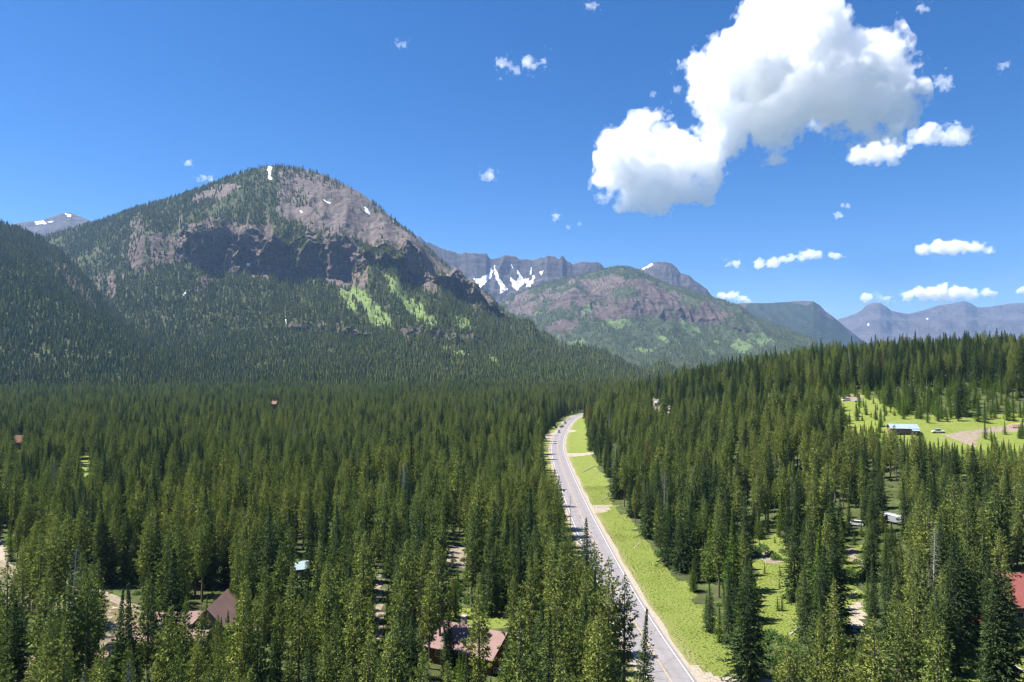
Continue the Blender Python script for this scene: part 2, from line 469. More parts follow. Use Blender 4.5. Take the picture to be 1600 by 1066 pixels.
m_dirt, nt, b = material('trodden_dirt', 1.0, 0.1)
p = geo_pos(nt)
nt.links.new(ramp(nt, noise_node(nt, 0.9, 8, 0.75, p), [(0.3, (0.10, 0.085, 0.055)), (0.5, (0.20, 0.165, 0.125)), (0.72, (0.29, 0.245, 0.20))]), b.inputs['Base Color'])
bump(nt, b, noise_node(nt, 4, 5, 0.8, p), 0.8, 0.1)
def drape(name, poly, mat, lift, label, step=1.6):
    """gravel area: a small grid cut to an outline and laid on the ground"""
    poly = np.array(poly); lo, hi = poly.min(0), poly.max(0)
    xs = np.arange(lo[0], hi[0] + step, step); ys = np.arange(lo[1], hi[1] + step, step)
    X, Y = np.meshgrid(xs, ys)
    f = grid_faces(len(ys), len(xs))
    cx, cy = X.ravel()[f].mean(1), Y.ravel()[f].mean(1)
    w = 1.1 * fbm(cx / 3, cy / 3, octaves=3, seed=31)
    f = f[inpoly(cx + w, cy - w, [tuple(q) for q in poly])]
    if not len(f): return
    me = mesh_from(name, np.stack([X.ravel(), Y.ravel(), ground_z(X.ravel(), Y.ravel()) + lift], 1), f, [mat], True)
    bm = bmesh.new(); bm.from_mesh(me); bmesh.ops.delete(bm, geom=[v for v in bm.verts if not v.link_faces], context='VERTS'); bm.to_mesh(me); bm.free()
    tag(obj(name, me), label, None, None, 'structure')
for px, lab in (
    ([(1085, 1035), (1100, 1052), (1165, 1064), (1260, 1062), (1300, 1085), (1080, 1090)], 'pale gravel turnout where the driveway joins the road at the bottom'),
    ([(905, 782), (925, 790), (958, 790), (952, 800), (928, 803), (915, 806)], 'dusty gravel turnout beside the middle of the straight road'),
    ([(880, 708.5), (922, 707), (930, 709), (922, 711.5), (884, 714.5)], 'pale gravel driveway crossing the grass from the road'),
    ([(886, 671), (902, 672.5), (898, 675), (884, 677)], 'short gravel driveway stub on the far bend of the road'),
    ([(848, 680), (868, 676), (862, 690), (855, 686)], 'gravel lay-by on the outer side of the road bend'),
    ([(1318, 860), (1330, 850), (1342, 868), (1350, 885), (1336, 882), (1326, 872)], 'dirt driveway bend under the pines right of the clearing'),
    ([(1324, 955), (1350, 935), (1352, 985), (1330, 990)], 'gravel driveway patch seen between the pines right of the clearing'),
    ([(589, 898), (596, 898), (598, 960), (596, 1010), (587, 1010), (588, 950)], 'dirt track running straight through the forest'),
    ([(1472, 680), (1530, 672), (1600, 660), (1640, 658), (1640, 672), (1530, 678), (1524, 700), (1500, 690)], 'gravel yard beside the shed on the hillside meadow'),
    ([(-60, 848), (14, 846), (14, 880), (6, 910), (-60, 915)], 'pale gravel bar at the far left edge'),
    ([(698, 852), (732, 852), (730, 890), (700, 888)], 'bare pinkish dirt patch among the pines'),
    ([(1312, 618), (1345, 617), (1348, 625), (1318, 628)], 'pale dirt parking spot at the top of the hillside meadow'),
    ([(1185, 866), (1200, 862), (1222, 880), (1214, 886), (1190, 876)], 'dusty bare patch in the small clearing'),
    ([(1014, 622), (1052, 630), (1054, 648), (1016, 646)], 'pale yard among the trees on the rise behind the road'),
    ):
    drape('gravel_path', outline(px), m_dirt if 'dirt' in lab or 'dusty bare' in lab or 'yard' in lab else m_gravel, 0.045, lab)

# creek
m_water, nt, b = material('creek_water', 0.12, 0.5)
p = geo_pos(nt)
nt.links.new(ramp(nt, noise_node(nt, 0.5, 6, 0.65, p), [(0.35, (0.10, 0.085, 0.045)), (0.6, (0.20, 0.17, 0.10)), (0.74, (0.55, 0.55, 0.53))]), b.inputs['Base Color'])
nt.links.new(ramp(nt, noise_node(nt, 0.5, 6, 0.65, p), [(0.6, (0.1, 0.1, 0.1)), (0.74, (0.7, 0.7, 0.7))]), b.inputs['Roughness'])
bump(nt, b, noise_node(nt, 3, 5, 0.7, p), 0.5, 0.1)
CREEK = catmull([(-240, 270), (-185, 222), (-140, 190), (-108, 172), (-92, 160), (-88, 146), (-98, 130), (-118, 110)], 3)
tag(ribbon('creek_bank_path', CREEK, np.linspace(-8, 8, 7), m_dirt, 0.05, 2.0), 'stony creek bank among the trees on the left', None, None, 'structure')
tag(ribbon('creek_water', CREEK, np.linspace(-5.2, 5.2, 7), m_water, 0.11, 1.5), 'shallow brown creek with white riffles', None, None, 'structure')

# ------------------------------------------------------------------ mountains
def mountain_grid(rows, px0, px1, ncol, counts, jit=None, seed=0, smooth=2):
    """rows: front to back, each a list of (photo x, photo y, distance) or (photo x, None, distance, height).
    Returns world points (nrow, ncol, 3), the column coordinate and the row coordinate."""
    cols = np.linspace(px0, px1, ncol)
    D, Z = [], []
    for r in rows:
        x = [q[0] for q in r]
        d = np.interp(cols, x, [q[2] for q in r])
        zz = [q[3] if q[1] is None else float(pt(q[0], q[1], q[2])[2]) for q in r]
        D.append(d); Z.append(np.interp(cols, x, zz))
    D, Z = np.array(D), np.array(Z)
    for r_, a_ in (jit or {}).items(): Z[r_] += a_ * fbm(cols / 38, cols * 0 + r_, octaves=4, seed=seed + r_)
    s = np.concatenate([i + np.arange(n) / n for i, n in enumerate(counts)] + [[len(counts)]])
    i0 = np.minimum(s.astype(int), len(rows) - 2); f = (s - i0)[:, None]
    d = D[i0] * (1 - f) + D[i0 + 1] * f
    z = Z[i0] * (1 - f) + Z[i0 + 1] * f
    for _ in range(smooth):
        z[1:-1] = (z[:-2] + 2 * z[1:-1] + z[2:]) / 4
        z[:, 1:-1] = (z[:, :-2] + 2 * z[:, 1:-1] + z[:, 2:]) / 4
    u = (cols - W0 / 2) / FPX
    P = np.stack([u[None] * d, d, z], -1)
    return P, np.broadcast_to(cols[None], d.shape), np.broadcast_to(s[:, None], d.shape)

def slope_of(P):
    a = np.gradient(P, axis=1); b_ = np.gradient(P, axis=0)
    n = np.cross(a, b_); n /= np.linalg.norm(n, axis=-1)[..., None] + 1e-9
    n *= np.sign(n[..., 2:3] + 1e-9)
    return n

def rock_material(name, rock1, rock2, scree1, scree2, green1, green2, wood1, wood2, k=1.0):
    m, nt, b = material(name, 1.0, 0.05)
    p = geo_pos(nt)
    z = N(nt, 'ShaderNodeAttribute', attribute_name='zone')
    sep = N(nt, 'ShaderNodeSeparateColor'); nt.links.new(z.outputs['Color'], sep.inputs[0])
    n1 = noise_node(nt, 0.02 * k, 9, 0.68, p); n2 = noise_node(nt, 0.06 * k, 8, 0.7, p)
    mp = N(nt, 'ShaderNodeMapping'); mp.inputs['Scale'].default_value = (0.012 * k, 0.012 * k, 0.07 * k); nt.links.new(p, mp.inputs['Vector'])
    strata = noise_node(nt, 1.0, 7, 0.65, mp.outputs[0])
    def edge(v, w, sharp=0.12):
        e = math_node(nt, 'ADD', v, math_node(nt, 'MULTIPLY', math_node(nt, 'SUBTRACT', n2, 0.5), w))
        return ramp(nt, e, [(0.5 - sharp, (0, 0, 0)), (0.5 + sharp, (1, 1, 1))])
    wood = ramp(nt, n2, [(0.3, wood1), (0.7, wood2)])
    scree = ramp(nt, n1, [(0.3, scree1), (0.7, scree2)])
    rock = mixc(nt, 0.5, ramp(nt, n2, [(0.3, rock1), (0.72, rock2)]), ramp(nt, strata, [(0.32, rock1), (0.68, rock2)]))
    grass = ramp(nt, n2, [(0.3, green1), (0.7, green2)])
    c = mixc(nt, edge(sep.outputs[0], 0.8), wood, scree)
    c = mixc(nt, edge(z.outputs['Alpha'], 0.7), c, rock)
    c = mixc(nt, edge(sep.outputs[1], 0.7), c, grass)
    c = mixc(nt, edge(sep.outputs[2], 1.0, 0.1), c, (0.74, 0.76, 0.80))
    nt.links.new(c, b.inputs['Base Color'])
    bump(nt, b, math_node(nt, 'ADD', n2, strata), 0.8, 9.0 / k)
    return m

def zone_attr(me, scree, grass, snow, rock):
    vattr(me, 'zone', np.stack([scree.ravel(), grass.ravel(), snow.ravel(), rock.ravel()], 1))

def soft(px, py, polys, wob=5.0, scale=14.0, seed=0):
    wx = wob * fbm(px / scale, py / scale, octaves=3, seed=seed); wy = wob * fbm(px / scale, py / scale, octaves=3, seed=seed + 9)
    r = np.zeros(px.shape)
    for q in polys: r = np.maximum(r, inpoly(px + wx, py + wy, q))
    return r

FAR_TREES = []       # (points, scales) gathered for the slopes
def scatter(P, dens, spacing, hmin, hmax, rng):
    """tree positions on a heightfield patch, density 0..1"""
    a = np.linalg.norm(np.cross(P[1:, :-1] - P[:-1, :-1], P[:-1, 1:] - P[:-1, :-1])[..., 2:3], axis=-1)
    lam = a / spacing ** 2 * dens[:-1, :-1]
    cnt = rng.poisson(lam)
    r, c = np.nonzero(cnt)
    k = cnt[r, c]; r, c = np.repeat(r, k), np.repeat(c, k)
    f, g = rng.random(len(r))[:, None], rng.random(len(r))[:, None]
    Q = (P[r, c] * (1 - f) + P[r + 1, c] * f) * (1 - g) + (P[r, c + 1] * (1 - f) + P[r + 1, c + 1] * f) * g
    h = hmin + (hmax - hmin) * rng.random(len(r)) ** 1.3
    return Q, h

# --- main peak
SKY_A = [(-150, 430, 3500), (0, 392, 3450), (85, 363, 3400), (150, 345, 3330), (210, 324, 3280), (270, 307, 3220), (330, 285, 3160), (380, 267, 3120), (420, 258, 3100), (470, 262, 3100), (510, 274, 3090), (560, 299, 3060),
         (600, 330, 3030), (640, 364, 3000), (680, 399, 2960), (720, 434, 2920), (760, 467, 2880), (800, 494, 2840), (850, 522, 2790), (900, 549, 2740), (950, 571, 2700), (1000, 583, 2680), (1100, 596, 2650)]
rows = [
    [(-150, None, 1180, -6), (1100, None, 1180, -6)],
    [(-150, 560, 1600), (200, 568, 1600), (400, 578, 1600), (600, 581, 1600), (800, 588, 1620), (900, 592, 1700), (1000, 597, 1750), (1100, 602, 1750)],
    [(-150, 520, 2000), (100, 520, 2000), (200, 524, 2000), (300, 525, 2020), (400, 521, 2040), (500, 523, 2050), (600, 526, 2050), (700, 536, 2060), (800, 553, 2080), (900, 573, 2100), (1000, 591, 2150), (1100, 599, 2150)],
    [(-150, 510, 2035), (100, 512, 2035), (300, 519, 2055), (430, 514, 2060), (470, 507, 2062), (560, 509, 2072), (600, 519, 2085), (640, 515, 2075), (730, 522, 2085), (760, 540, 2100), (800, 549, 2110), (900, 571, 2130), (1000, 590, 2180), (1100, 598.5, 2180)],
    [(-150, 470, 2620), (100, 470, 2600), (165, 470, 2560), (200, 440, 2560), (290, 408, 2560), (350, 421, 2550), (400, 424, 2540), (450, 428, 2540), (500, 428, 2550), (540, 441, 2540), (580, 430, 2560), (620, 428, 2570), (680, 442, 2580), (720, 463, 2590), (770, 493, 2590), (820, 517, 2580), (900, 557, 2520), (1000, 586, 2480), (1100, 598, 2450)],
    [(-150, 455, 2760), (100, 445, 2740), (200, 400, 2680), (290, 352, 2650), (350, 352, 2630), (400, 352, 2625), (450, 357, 2625), (500, 367, 2635), (550, 380, 2640), (600, 389, 2650), (650, 406, 2665), (700, 434, 2680), (740, 460, 2690), (790, 493, 2690), (830, 515, 2680), (900, 553, 2600), (1000, 584.5, 2550), (1100, 597, 2500)],
    SKY_A,
    [(x, None, d + 500, float(pt(x, y, d)[2]) * 0.72) for x, y, d in SKY_A],
    [(x, None, d + 1300, 20.0) for x, y, d in SKY_A],
]
P, PXc, S = mountain_grid(rows, -150, 1100, 760, [40, 60, 8, 95, 46, 95, 12, 6], {1: 8, 2: 10, 3: 12, 4: 75, 5: 75}, 400, smooth=2)
x, y = P[..., 0].copy(), P[..., 1].copy()
crest = np.clip(np.abs(S - 6) / 0.35, 0, 1)
amp = np.interp(S, [0, 1, 2, 3, 4, 5, 5.6, 6, 7, 8], [2, 7, 12, 12, 16, 16, 15, 2, 20, 20])
# gullies and ribs running down the fall line
wx = x / 150 + 0.6 * fbm(x / 300, y / 300, seed=40) ; P[..., 2] += amp * crest * (ridged(wx, y / 900, 4, 41) - 0.1) * 1.2
P[..., 2] += amp * 0.45 * fbm(x / 45, y / 70, octaves=4, seed=44)
# buttresses of the cliff band
cl = np.exp(-((S - 4.55) / 0.5) ** 2) * sstep(250, 320, PXc) * (1 - sstep(800, 860, PXc))
P[..., 1] -= cl * (100 * ridged(x / 120 + 0.5 * fbm(x / 200, S, seed=46), S * 0.8, 5, 47) + 26 * fbm(x / 22, P[..., 2] / 22, octaves=3, seed=49))
P[..., 2] += cl * 26 * ridged(x / 60 + S, S * 1.5, 3, 52)
lowcl = np.exp(-((S - 2.5) / 0.45) ** 2) * (sstep(430, 460, PXc) * (1 - sstep(570, 600, PXc)) + sstep(610, 640, PXc) * (1 - sstep(740, 760, PXc)))
P[..., 1] -= lowcl * 16 * ridged(x / 40, S, 3, 55)
fine = np.clip(cl + 0.35 * (S > 4.9) * (S < 5.9) + lowcl, 0, 1)
P[..., 1] -= fine * (9 * fbm(x / 17, P[..., 2] / 26, octaves=3, seed=57))
P[..., 2] += fine * (7 * ridged(x / 26, P[..., 1] / 40, 3, 58))
qx, qy = pix(P)
nrm = slope_of(P)
GRASS_A = [[(548, 448), (566, 452), (590, 478), (612, 500), (608, 512), (585, 506), (566, 482), (545, 462)],
           [(600, 432), (622, 436), (640, 462), (668, 492), (692, 508), (676, 512), (648, 500), (622, 468), (604, 448)],
           [(710, 492), (730, 500), (742, 515), (718, 518), (706, 505)], [(680, 536), (705, 546), (736, 556), (728, 562), (694, 552)], [(762, 552), (776, 562), (782, 572), (766, 566)],
           [(528, 452), (545, 455), (560, 490), (548, 485)]]
SNOW_A = [[(418, 260), (424, 260), (422, 271), (425, 282), (419, 281)], [(505, 311), (517, 317), (512, 319)], [(568, 323), (573, 325), (580, 336), (575, 335)], [(468, 328), (476, 332), (470, 333)], [(612, 345), (618, 347), (616, 349)],
          [(154, 480), (160, 472), (165, 466), (163, 474), (157, 486)], [(284, 462), (291, 454), (288, 466), (283, 472)], [(444, 494), (446, 493), (446.5, 508), (445, 508)], [(386, 412), (390, 411), (388, 420)]]
ROCK_A = [[(292, 350), (330, 338), (345, 352), (420, 350), (500, 362), (560, 378), (610, 386), (660, 406), (720, 440), (800, 494), (770, 494), (700, 470), (640, 440), (590, 452), (540, 448), (470, 440), (400, 432), (340, 428), (300, 470), (285, 460), (300, 410)],
          [(80, 412), (100, 408), (150, 462), (160, 480), (140, 482), (110, 460)], [(440, 506), (560, 504), (565, 516), (440, 518)], [(615, 514), (740, 516), (742, 530), (620, 526)]]
SCREE_A = [[(428, 245), (560, 285), (700, 405), (815, 505), (740, 462), (660, 404), (600, 386), (540, 374), (490, 356), (455, 325), (435, 290)],
           [(300, 300), (360, 285), (380, 290), (340, 312), (300, 320)], [(260, 372), (310, 360), (320, 372), (275, 384)], [(200, 352), (240, 344), (246, 352), (205, 360)], [(440, 300), (490, 340), (560, 376), (480, 360), (430, 335)]]
grass = soft(qx, qy, GRASS_A, 6, 9, 60) * (0.55 + 0.45 * (fbm(x / 30, y / 45, octaves=3, seed=64) > -0.45)); snow = soft(qx, qy, SNOW_A, 2.0, 6, 61)
rock = soft(qx, qy, ROCK_A[:2], 9, 18, 62); rock = np.maximum(rock, soft(qx, qy, ROCK_A[2:], 9, 9, 65) * (fbm(x / 70, y / 200, seed=67) > 0.0)); rock = np.maximum(rock, (nrm[..., 2] < 0.62) * 1.0)
scree = soft(qx, qy, SCREE_A, 9, 16, 63)
rib = (fbm(x / 75 + P[..., 2] / 260, P[..., 2] / 420, octaves=4, seed=75) > 0.1) & (nrm[..., 2] > 0.42)       # wooded ribs between the cliffs
rock = np.where(rib, 0.0, rock)
CLUMP_A = [[(420, 262), (440, 268), (500, 330), (540, 360), (600, 380), (590, 384), (520, 366), (470, 340), (430, 310)], [(520, 345), (570, 352), (600, 372), (560, 372)]]
skyl = ((S > 5.80) & (S < 6.05)) * 1.0
n_op = fbm(x / 120, y / 200, octaves=4, seed=70)
dens = np.full(S.shape, 1.0)
dens *= np.where(S > 4.3, np.clip(0.75 + 1.2 * n_op, 0.12, 1), 1)
dens = np.where(scree > 0.5, 0.025 + 0.22 * (n_op > 0.34), dens)
dens = np.where((soft(qx, qy, CLUMP_A, 8, 14, 66) > 0.5) & (n_op > -0.05), 0.45, dens)
dens = np.where(rock > 0.5, 0.04 + 0.42 * (fbm(x / 42, P[..., 2] / 130, seed=71) > 0.18), dens)
dens = np.where((rock > 0.5) & (PXc < 350), np.maximum(dens, 0.38 * (fbm(x / 35, P[..., 2] / 60, seed=72) > -0.1)), dens)
dens = np.where(rib & (scree < 0.5) & (S > 3.9) & (S < 5.2), 0.7, dens)
dens = np.where(skyl > 0, np.maximum(dens, np.where(PXc < 470, 0.7, np.where(fbm(x / 60, y * 0, seed=73) > 0.15, 0.45, 0.04))), dens)
dens = np.where(grass > 0.3, 0.12, dens); dens = np.where(snow > 0.5, 0, dens)
dens = np.where(S > 6.1, 0, dens)
m_mtA = rock_material('mountain_rock', (0.050, 0.040, 0.036), (0.200, 0.160, 0.138), (0.094, 0.077, 0.070), (0.168, 0.139, 0.126), (0.085, 0.135, 0.042), (0.185, 0.235, 0.085), (0.038, 0.050, 0.022), (0.085, 0.090, 0.045))
me = mesh_from('mountain', P.reshape(-1, 3), grid_faces(*S.shape), [m_mtA], True)
zone_attr(me, scree, grass, snow, rock)
tag(obj('mountain', me), 'big rounded peak with brown scree, dark cliff band and forested foot', None, None, 'structure')
FAR_TREES.append(scatter(P, dens, 7.6, 10, 24, np.random.default_rng(11)))

# --- spurs on the left
rows = [
    [(-520, None, 1050, -6), (330, None, 1150, -6)],
    [(-520, 500, 1350), (-100, 545, 1350), (0, 560, 1350), (100, 572, 1350), (200, 584, 1350), (330, 603, 1400)],
    [(-520, 300, 1900), (-200, 350, 1850), (-80, 382, 1800), (0, 412, 1760), (60, 446, 1720), (130, 496, 1660), (190, 534, 1600), (240, 562, 1540), (280, 587, 1480), (330, 604, 1460)],
    [(-520, 300, 2000), (-200, 349, 1950), (-80, 381, 1880), (0, 411, 1840), (60, 444, 1800), (130, 493, 1730), (190, 532, 1650), (240, 561, 1580), (280, 587, 1520), (330, 604, 1500)],
    [(-520, 235, 2550), (-200, 290, 2480), (-80, 322, 2420), (0, 350, 2380), (30, 360, 2360), (60, 374, 2330), (100, 402, 2290), (140, 444, 2230), (170, 488, 2150), (210, 530, 2000), (260, 575, 1800), (330, 605, 1600)],
    [(-520, None, 3100, 380), (-80, None, 2800, 300), (60, None, 2600, 250), (140, None, 2400, 150), (200, None, 2250, 40), (330, None, 1750, -15)],
    [(-520, None, 3500, 0), (330, None, 2100, -30)],
]
P, PXc, S = mountain_grid(rows, -520, 330, 330, [25, 70, 6, 60, 10, 5], smooth=2)
x, y = P[..., 0].copy(), P[..., 1].copy()
amp = np.interp(S, [0, 1, 2, 3, 4, 5], [2, 8, 6, 8, 3, 15])
P[..., 2] += amp * ridged(x / 130 + 0.5 * fbm(x / 200, y / 200, seed=81), y / 260, 4, 82) * 1.2 + amp * 0.5 * fbm(x / 40, y / 40, octaves=3, seed=83)
qx, qy = pix(P); nrm = slope_of(P)
ROCK_L = [[(78, 408), (98, 408), (150, 462), (164, 486), (140, 480), (105, 452)], [(60, 398), (80, 404), (84, 414), (66, 410)]]
rock = soft(qx, qy, ROCK_L, 7, 12, 86) * (S > 3.05)
dens = np.clip(0.95 + 0.5 * fbm(x / 90, y / 90, seed=87), 0.3, 1)
dens = np.where(rock > 0.5, 0.28, dens); dens = np.where(S > 4.2, 0, dens)
me = mesh_from('hill', P.reshape(-1, 3), grid_faces(*S.shape), [m_mtA], True)
zone_attr(me, np.zeros(S.shape), np.zeros(S.shape), np.zeros(S.shape), rock)
tag(obj('hill', me), 'dark forested spur sloping down from the left edge', None, None, 'structure')
FAR_TREES.append(scatter(P, dens, 7.2, 13, 25, np.random.default_rng(12)))

# --- second mountain, across the valley
SKY_B = [(740, 500, 6200), (775, 478, 6150), (800, 462, 6100), (850, 443, 6000), (900, 431, 5950), (930, 424, 5900), (955, 417, 5900), (975, 415, 5900), (1000, 422, 5850), (1020, 434, 5800), (1050, 447, 5750), (1090, 458, 5700), (1130, 470, 5650), (1160, 482, 5600), (1200, 502, 5550), (1240, 524, 5500), (1280, 541, 5450), (1340, 556, 5400), (1420, 572, 5400)]
rows = [
    [(740, None, 3300, -8), (1420, None, 3300, -8)],
    [(740, 574, 3700), (900, 572, 3700), (1000, 572, 3700), (1100, 568, 3700), (1200, 566, 3700), (1300, 566, 3700), (1420, 576, 3700)],
    [(740, 545, 4600), (850, 535, 4500), (900, 548, 4300), (960, 545, 4200), (1000, 550, 4200), (1100, 553, 4200), (1200, 555, 4200), (1300, 560, 4200), (1420, 574, 4200)],
    [(740, 520, 5200), (800, 510, 5200), (860, 492, 5000), (900, 500, 4900), (960, 505, 4800), (1000, 500, 4800), (1050, 505, 4800), (1100, 512, 4800), (1150, 520, 4750), (1200, 535, 4700), (1300, 556, 4650), (1420, 573.5, 4600)],
    [(740, 510, 5600), (800, 480, 5500), (860, 465, 5350), (900, 460, 5250), (960, 458, 5150), (1000, 460, 5100), (1050, 470, 5050), (1100, 480, 5050), (1150, 495, 5000), (1200, 515, 5000), (1300, 550, 4900), (1420, 573, 4900)],
    SKY_B,
    [(x, None, d + 900, float(pt(x, y, d)[2]) * 0.7) for x, y, d in SKY_B],
    [(x, None, d + 2500, 0.0) for x, y, d in SKY_B],
]
P, PXc, S = mountain_grid(rows, 740, 1420, 420, [14, 40, 45, 45, 60, 8, 5], smooth=2)
x, y = P[..., 0].copy(), P[..., 1].copy()
crest = np.clip(np.abs(S - 5) / 0.3, 0.05, 1)
amp = np.interp(S, [0, 1, 2, 3, 4, 5, 6], [3, 14, 46, 66, 66, 50, 60]) * crest
P[..., 2] += amp * (ridged(x / 330 + 0.5 * fbm(x / 500, y / 500, seed=90), y / 900, 5, 91) - 0.1)
P[..., 2] += amp * 0.35 * fbm(x / 90, y / 90, octaves=4, seed=92)
band = np.exp(-((S - 3.5) / 0.42) ** 2) * sstep(860, 930, PXc) * (1 - sstep(1150, 1200, PXc))
P[..., 1] -= band * 120 * ridged(x / 160, S * 0.5, 4, 93)
qx, qy = pix(P); nrm = slope_of(P)
n_op = fbm(x / 220, y / 320, octaves=4, seed=94)
rock = soft(qx, qy, [[(900, 470), (940, 452), (1000, 438), (1040, 450), (1100, 470), (1150, 492), (1120, 505), (1040, 498), (960, 500), (910, 490)], [(850, 478), (900, 462), (930, 466), (880, 482), (856, 492)], [(850, 510), (900, 500), (910, 515), (860, 520)]], 10, 16, 95)
rock = np.maximum(rock * (n_op > -0.35), (nrm[..., 2] < 0.66) * 1.0)
scree = soft(qx, qy, [[(790, 475), (860, 446), (940, 428), (1010, 432), (1080, 460), (1140, 480), (1180, 500), (1150, 500), (1060, 480), (960, 462), (880, 470), (820, 500)]], 12, 20, 96) * (n_op > -0.1)
grass = (fbm(x / 110, y / 260, octaves=4, seed=97) > 0.36) * (S > 1.2) * (S < 3.4) * 1.0
dens = np.clip(0.75 + 1.1 * n_op, 0.15, 1.0)
dens = np.where(rock > 0.5, 0.08, dens); dens = np.where(scree > 0.5, 0.22, dens); dens = np.where(grass > 0.5, 0.12, dens); dens = np.where(S > 5.05, 0, dens)
m_mtB = rock_material('far_mountain_rock', (0.036, 0.028, 0.026), (0.140, 0.106, 0.095), (0.085, 0.066, 0.060), (0.140, 0.108, 0.096), (0.07, 0.105, 0.038), (0.12, 0.16, 0.062), (0.030, 0.042, 0.020), (0.070, 0.080, 0.040), 0.55)
me = mesh_from('mountain', P.reshape(-1, 3), grid_faces(*S.shape), [m_mtB], True)
zone_attr(me, scree, grass, np.zeros(S.shape), rock)
tag(obj('mountain', me), 'lower forested mountain with reddish rock bands in the middle distance', None, None, 'structure')
FAR_TREES.append(scatter(P, dens, 13.5, 13, 24, np.random.default_rng(13)))

def ridge_mountain(label, sky_line, front, front_z, px0, px1, ncol, nrow, amp, gully, seed, mat, cliff=0.0, prof=1.0, snow_polys=(), jag=0.0, rock_all=True, strata=0.0, back=2500, wood=None):
    """a far ridge: skyline at its distance, ribbed front slope down to the valley, back slope behind"""
    cols = np.linspace(px0, px1, ncol); u = (cols - W0 / 2) / FPX
    xs = [q[0] for q in sky_line]
    D = np.interp(cols, xs, [q[2] for q in sky_line]); Z = np.interp(cols, xs, [float(pt(*q)[2]) for q in sky_line])
    Z = Z + jag * fbm(u * D / 60, u * 0, octaves=4, seed=seed + 5)
    t = np.linspace(0, 1, nrow)[:, None]
    if cliff:                                              # steep head wall then apron
        hz = np.where(t < 0.16, 1 - cliff * (t / 0.16), (1 - cliff) * (1 - (t - 0.16) / 0.84) ** 1.25)
    else: hz = (1 - t) ** prof
    d = D - (D - front) * t
    z = front_z + (Z - front_z) * hz
    xx = u * d
    k = np.clip(t / 0.06, 0, 1) * np.clip((1 - t) / 0.1, 0.1, 1)
    z = z + amp * k * (ridged(xx / gully + 0.6 * fbm(xx / gully / 2, d / gully / 2, seed=seed), d / gully / 2.5, 5, seed + 1) - 0.2) + amp * 0.3 * k * fbm(xx / gully * 4, d / gully * 4, octaves=4, seed=seed + 2)
    if strata: z = z + strata * np.sin(z / (strata * 2.2)) * k
    Pf = np.stack([xx, d, z], -1)
    tb = np.linspace(0, 1, 8)[1:, None]
    db = D + back * tb; zb = Z * (1 - tb) ** 0.8 + amp * 0.5 * fbm(u * db / gully, db / gully, seed=seed + 3) * np.minimum(tb * 4, 1)
    Pb = np.stack([u * db, db, zb], -1)
    P = np.concatenate([Pf[::-1], Pb], 0)
    qx, qy = pix(P); n = slope_of(P)
    me = mesh_from('mountain', P.reshape(-1, 3), grid_faces(*P.shape[:2]), [mat], True)
    sn = soft(qx, qy, snow_polys, 2.5, 7, seed + 20) if snow_polys else np.zeros(qx.shape)
    sn[nrow:] = 0
    wmask = np.zeros(qx.shape) if wood is None else soft(qx, qy, wood, 8, 14, seed + 21)
    nn = fbm(P[..., 0] / 260, P[..., 1] / 260, octaves=4, seed=seed + 22)
    rk = np.where(wmask > 0.5, 0.0, np.where(n[..., 2] < 0.8, 1.0, np.where(nn > 0, 1.0, 0.0)))
    sc = np.where(wmask > 0.5, 0.0, 1.0)
    zone_attr(me, sc, np.zeros(qx.shape), sn, rk)
    return tag(obj('mountain', me), label, None, None, 'structure'), P

m_far = rock_material('high_rock', (0.028, 0.025, 0.027), (0.100, 0.088, 0.086), (0.062, 0.053, 0.053), (0.105, 0.090, 0.088), (0.12, 0.19, 0.05), (0.2, 0.26, 0.09), (0.018, 0.027, 0.020), (0.040, 0.050, 0.036), 0.4)
SNOW_C = [[(741, 432), (750, 436), (762, 428), (768, 418), (771, 424), (764, 438), (752, 448), (742, 446)], [(772, 412), (775, 422), (784, 440), (794, 452), (790, 456), (780, 446), (773, 430)], [(797, 432), (806, 440), (812, 430), (818, 444), (808, 454), (800, 446)],
          [(806, 418), (811, 426), (818, 438), (826, 434), (822, 444), (812, 436)], [(824, 440), (832, 436), (832, 428), (836, 430), (834, 442), (822, 448)], [(780, 444), (787, 456), (783, 458)], [(842, 426), (850, 424), (846, 430)], [(798, 410), (803, 420), (800, 421)], [(830, 418), (832, 428), (828, 430)]]
ridge_mountain('distant snow-streaked cirque wall behind the big peak', [(600, 350, 7700), (655, 370, 7600), (664, 378, 7600), (672, 379, 7600), (690, 388, 7600), (720, 398, 7550), (727, 395, 7500), (745, 394, 7500), (760, 396, 7500), (765, 404, 7500), (776, 405, 7500), (786, 398, 7500), (806, 401, 7500), (812, 405, 7500), (832, 405, 7500), (850, 402, 7500), (856, 399, 7500), (868, 402, 7500), (874, 405, 7450), (879, 399, 7450), (884, 406, 7450), (895, 413, 7450), (905, 409, 7450), (915, 408, 7400), (925, 411, 7400), (938, 411, 7400), (945, 419, 7400), (1000, 430, 7400)],
               5900, 150, 600, 1000, 300, 120, 75, 300, 110, m_far, 0.28, snow_polys=SNOW_C, jag=20)
ridge_mountain('dark rocky summit rising behind the middle mountain', [(960, 440, 7700), (985, 428, 7700), (1005, 418, 7700), (1020, 411, 7700), (1030, 409, 7700), (1050, 411, 7700), (1058, 418, 7700), (1064, 427, 7700), (1078, 430, 7650), (1090, 440, 7600), (1105, 452, 7600), (1112, 462, 7600), (1150, 490, 7600)],
               6100, 200, 960, 1150, 170, 90, 60, 260, 130, m_far, 0.22, snow_polys=[[(1000, 421), (1020, 410), (1022, 413), (1006, 422)]], jag=14)
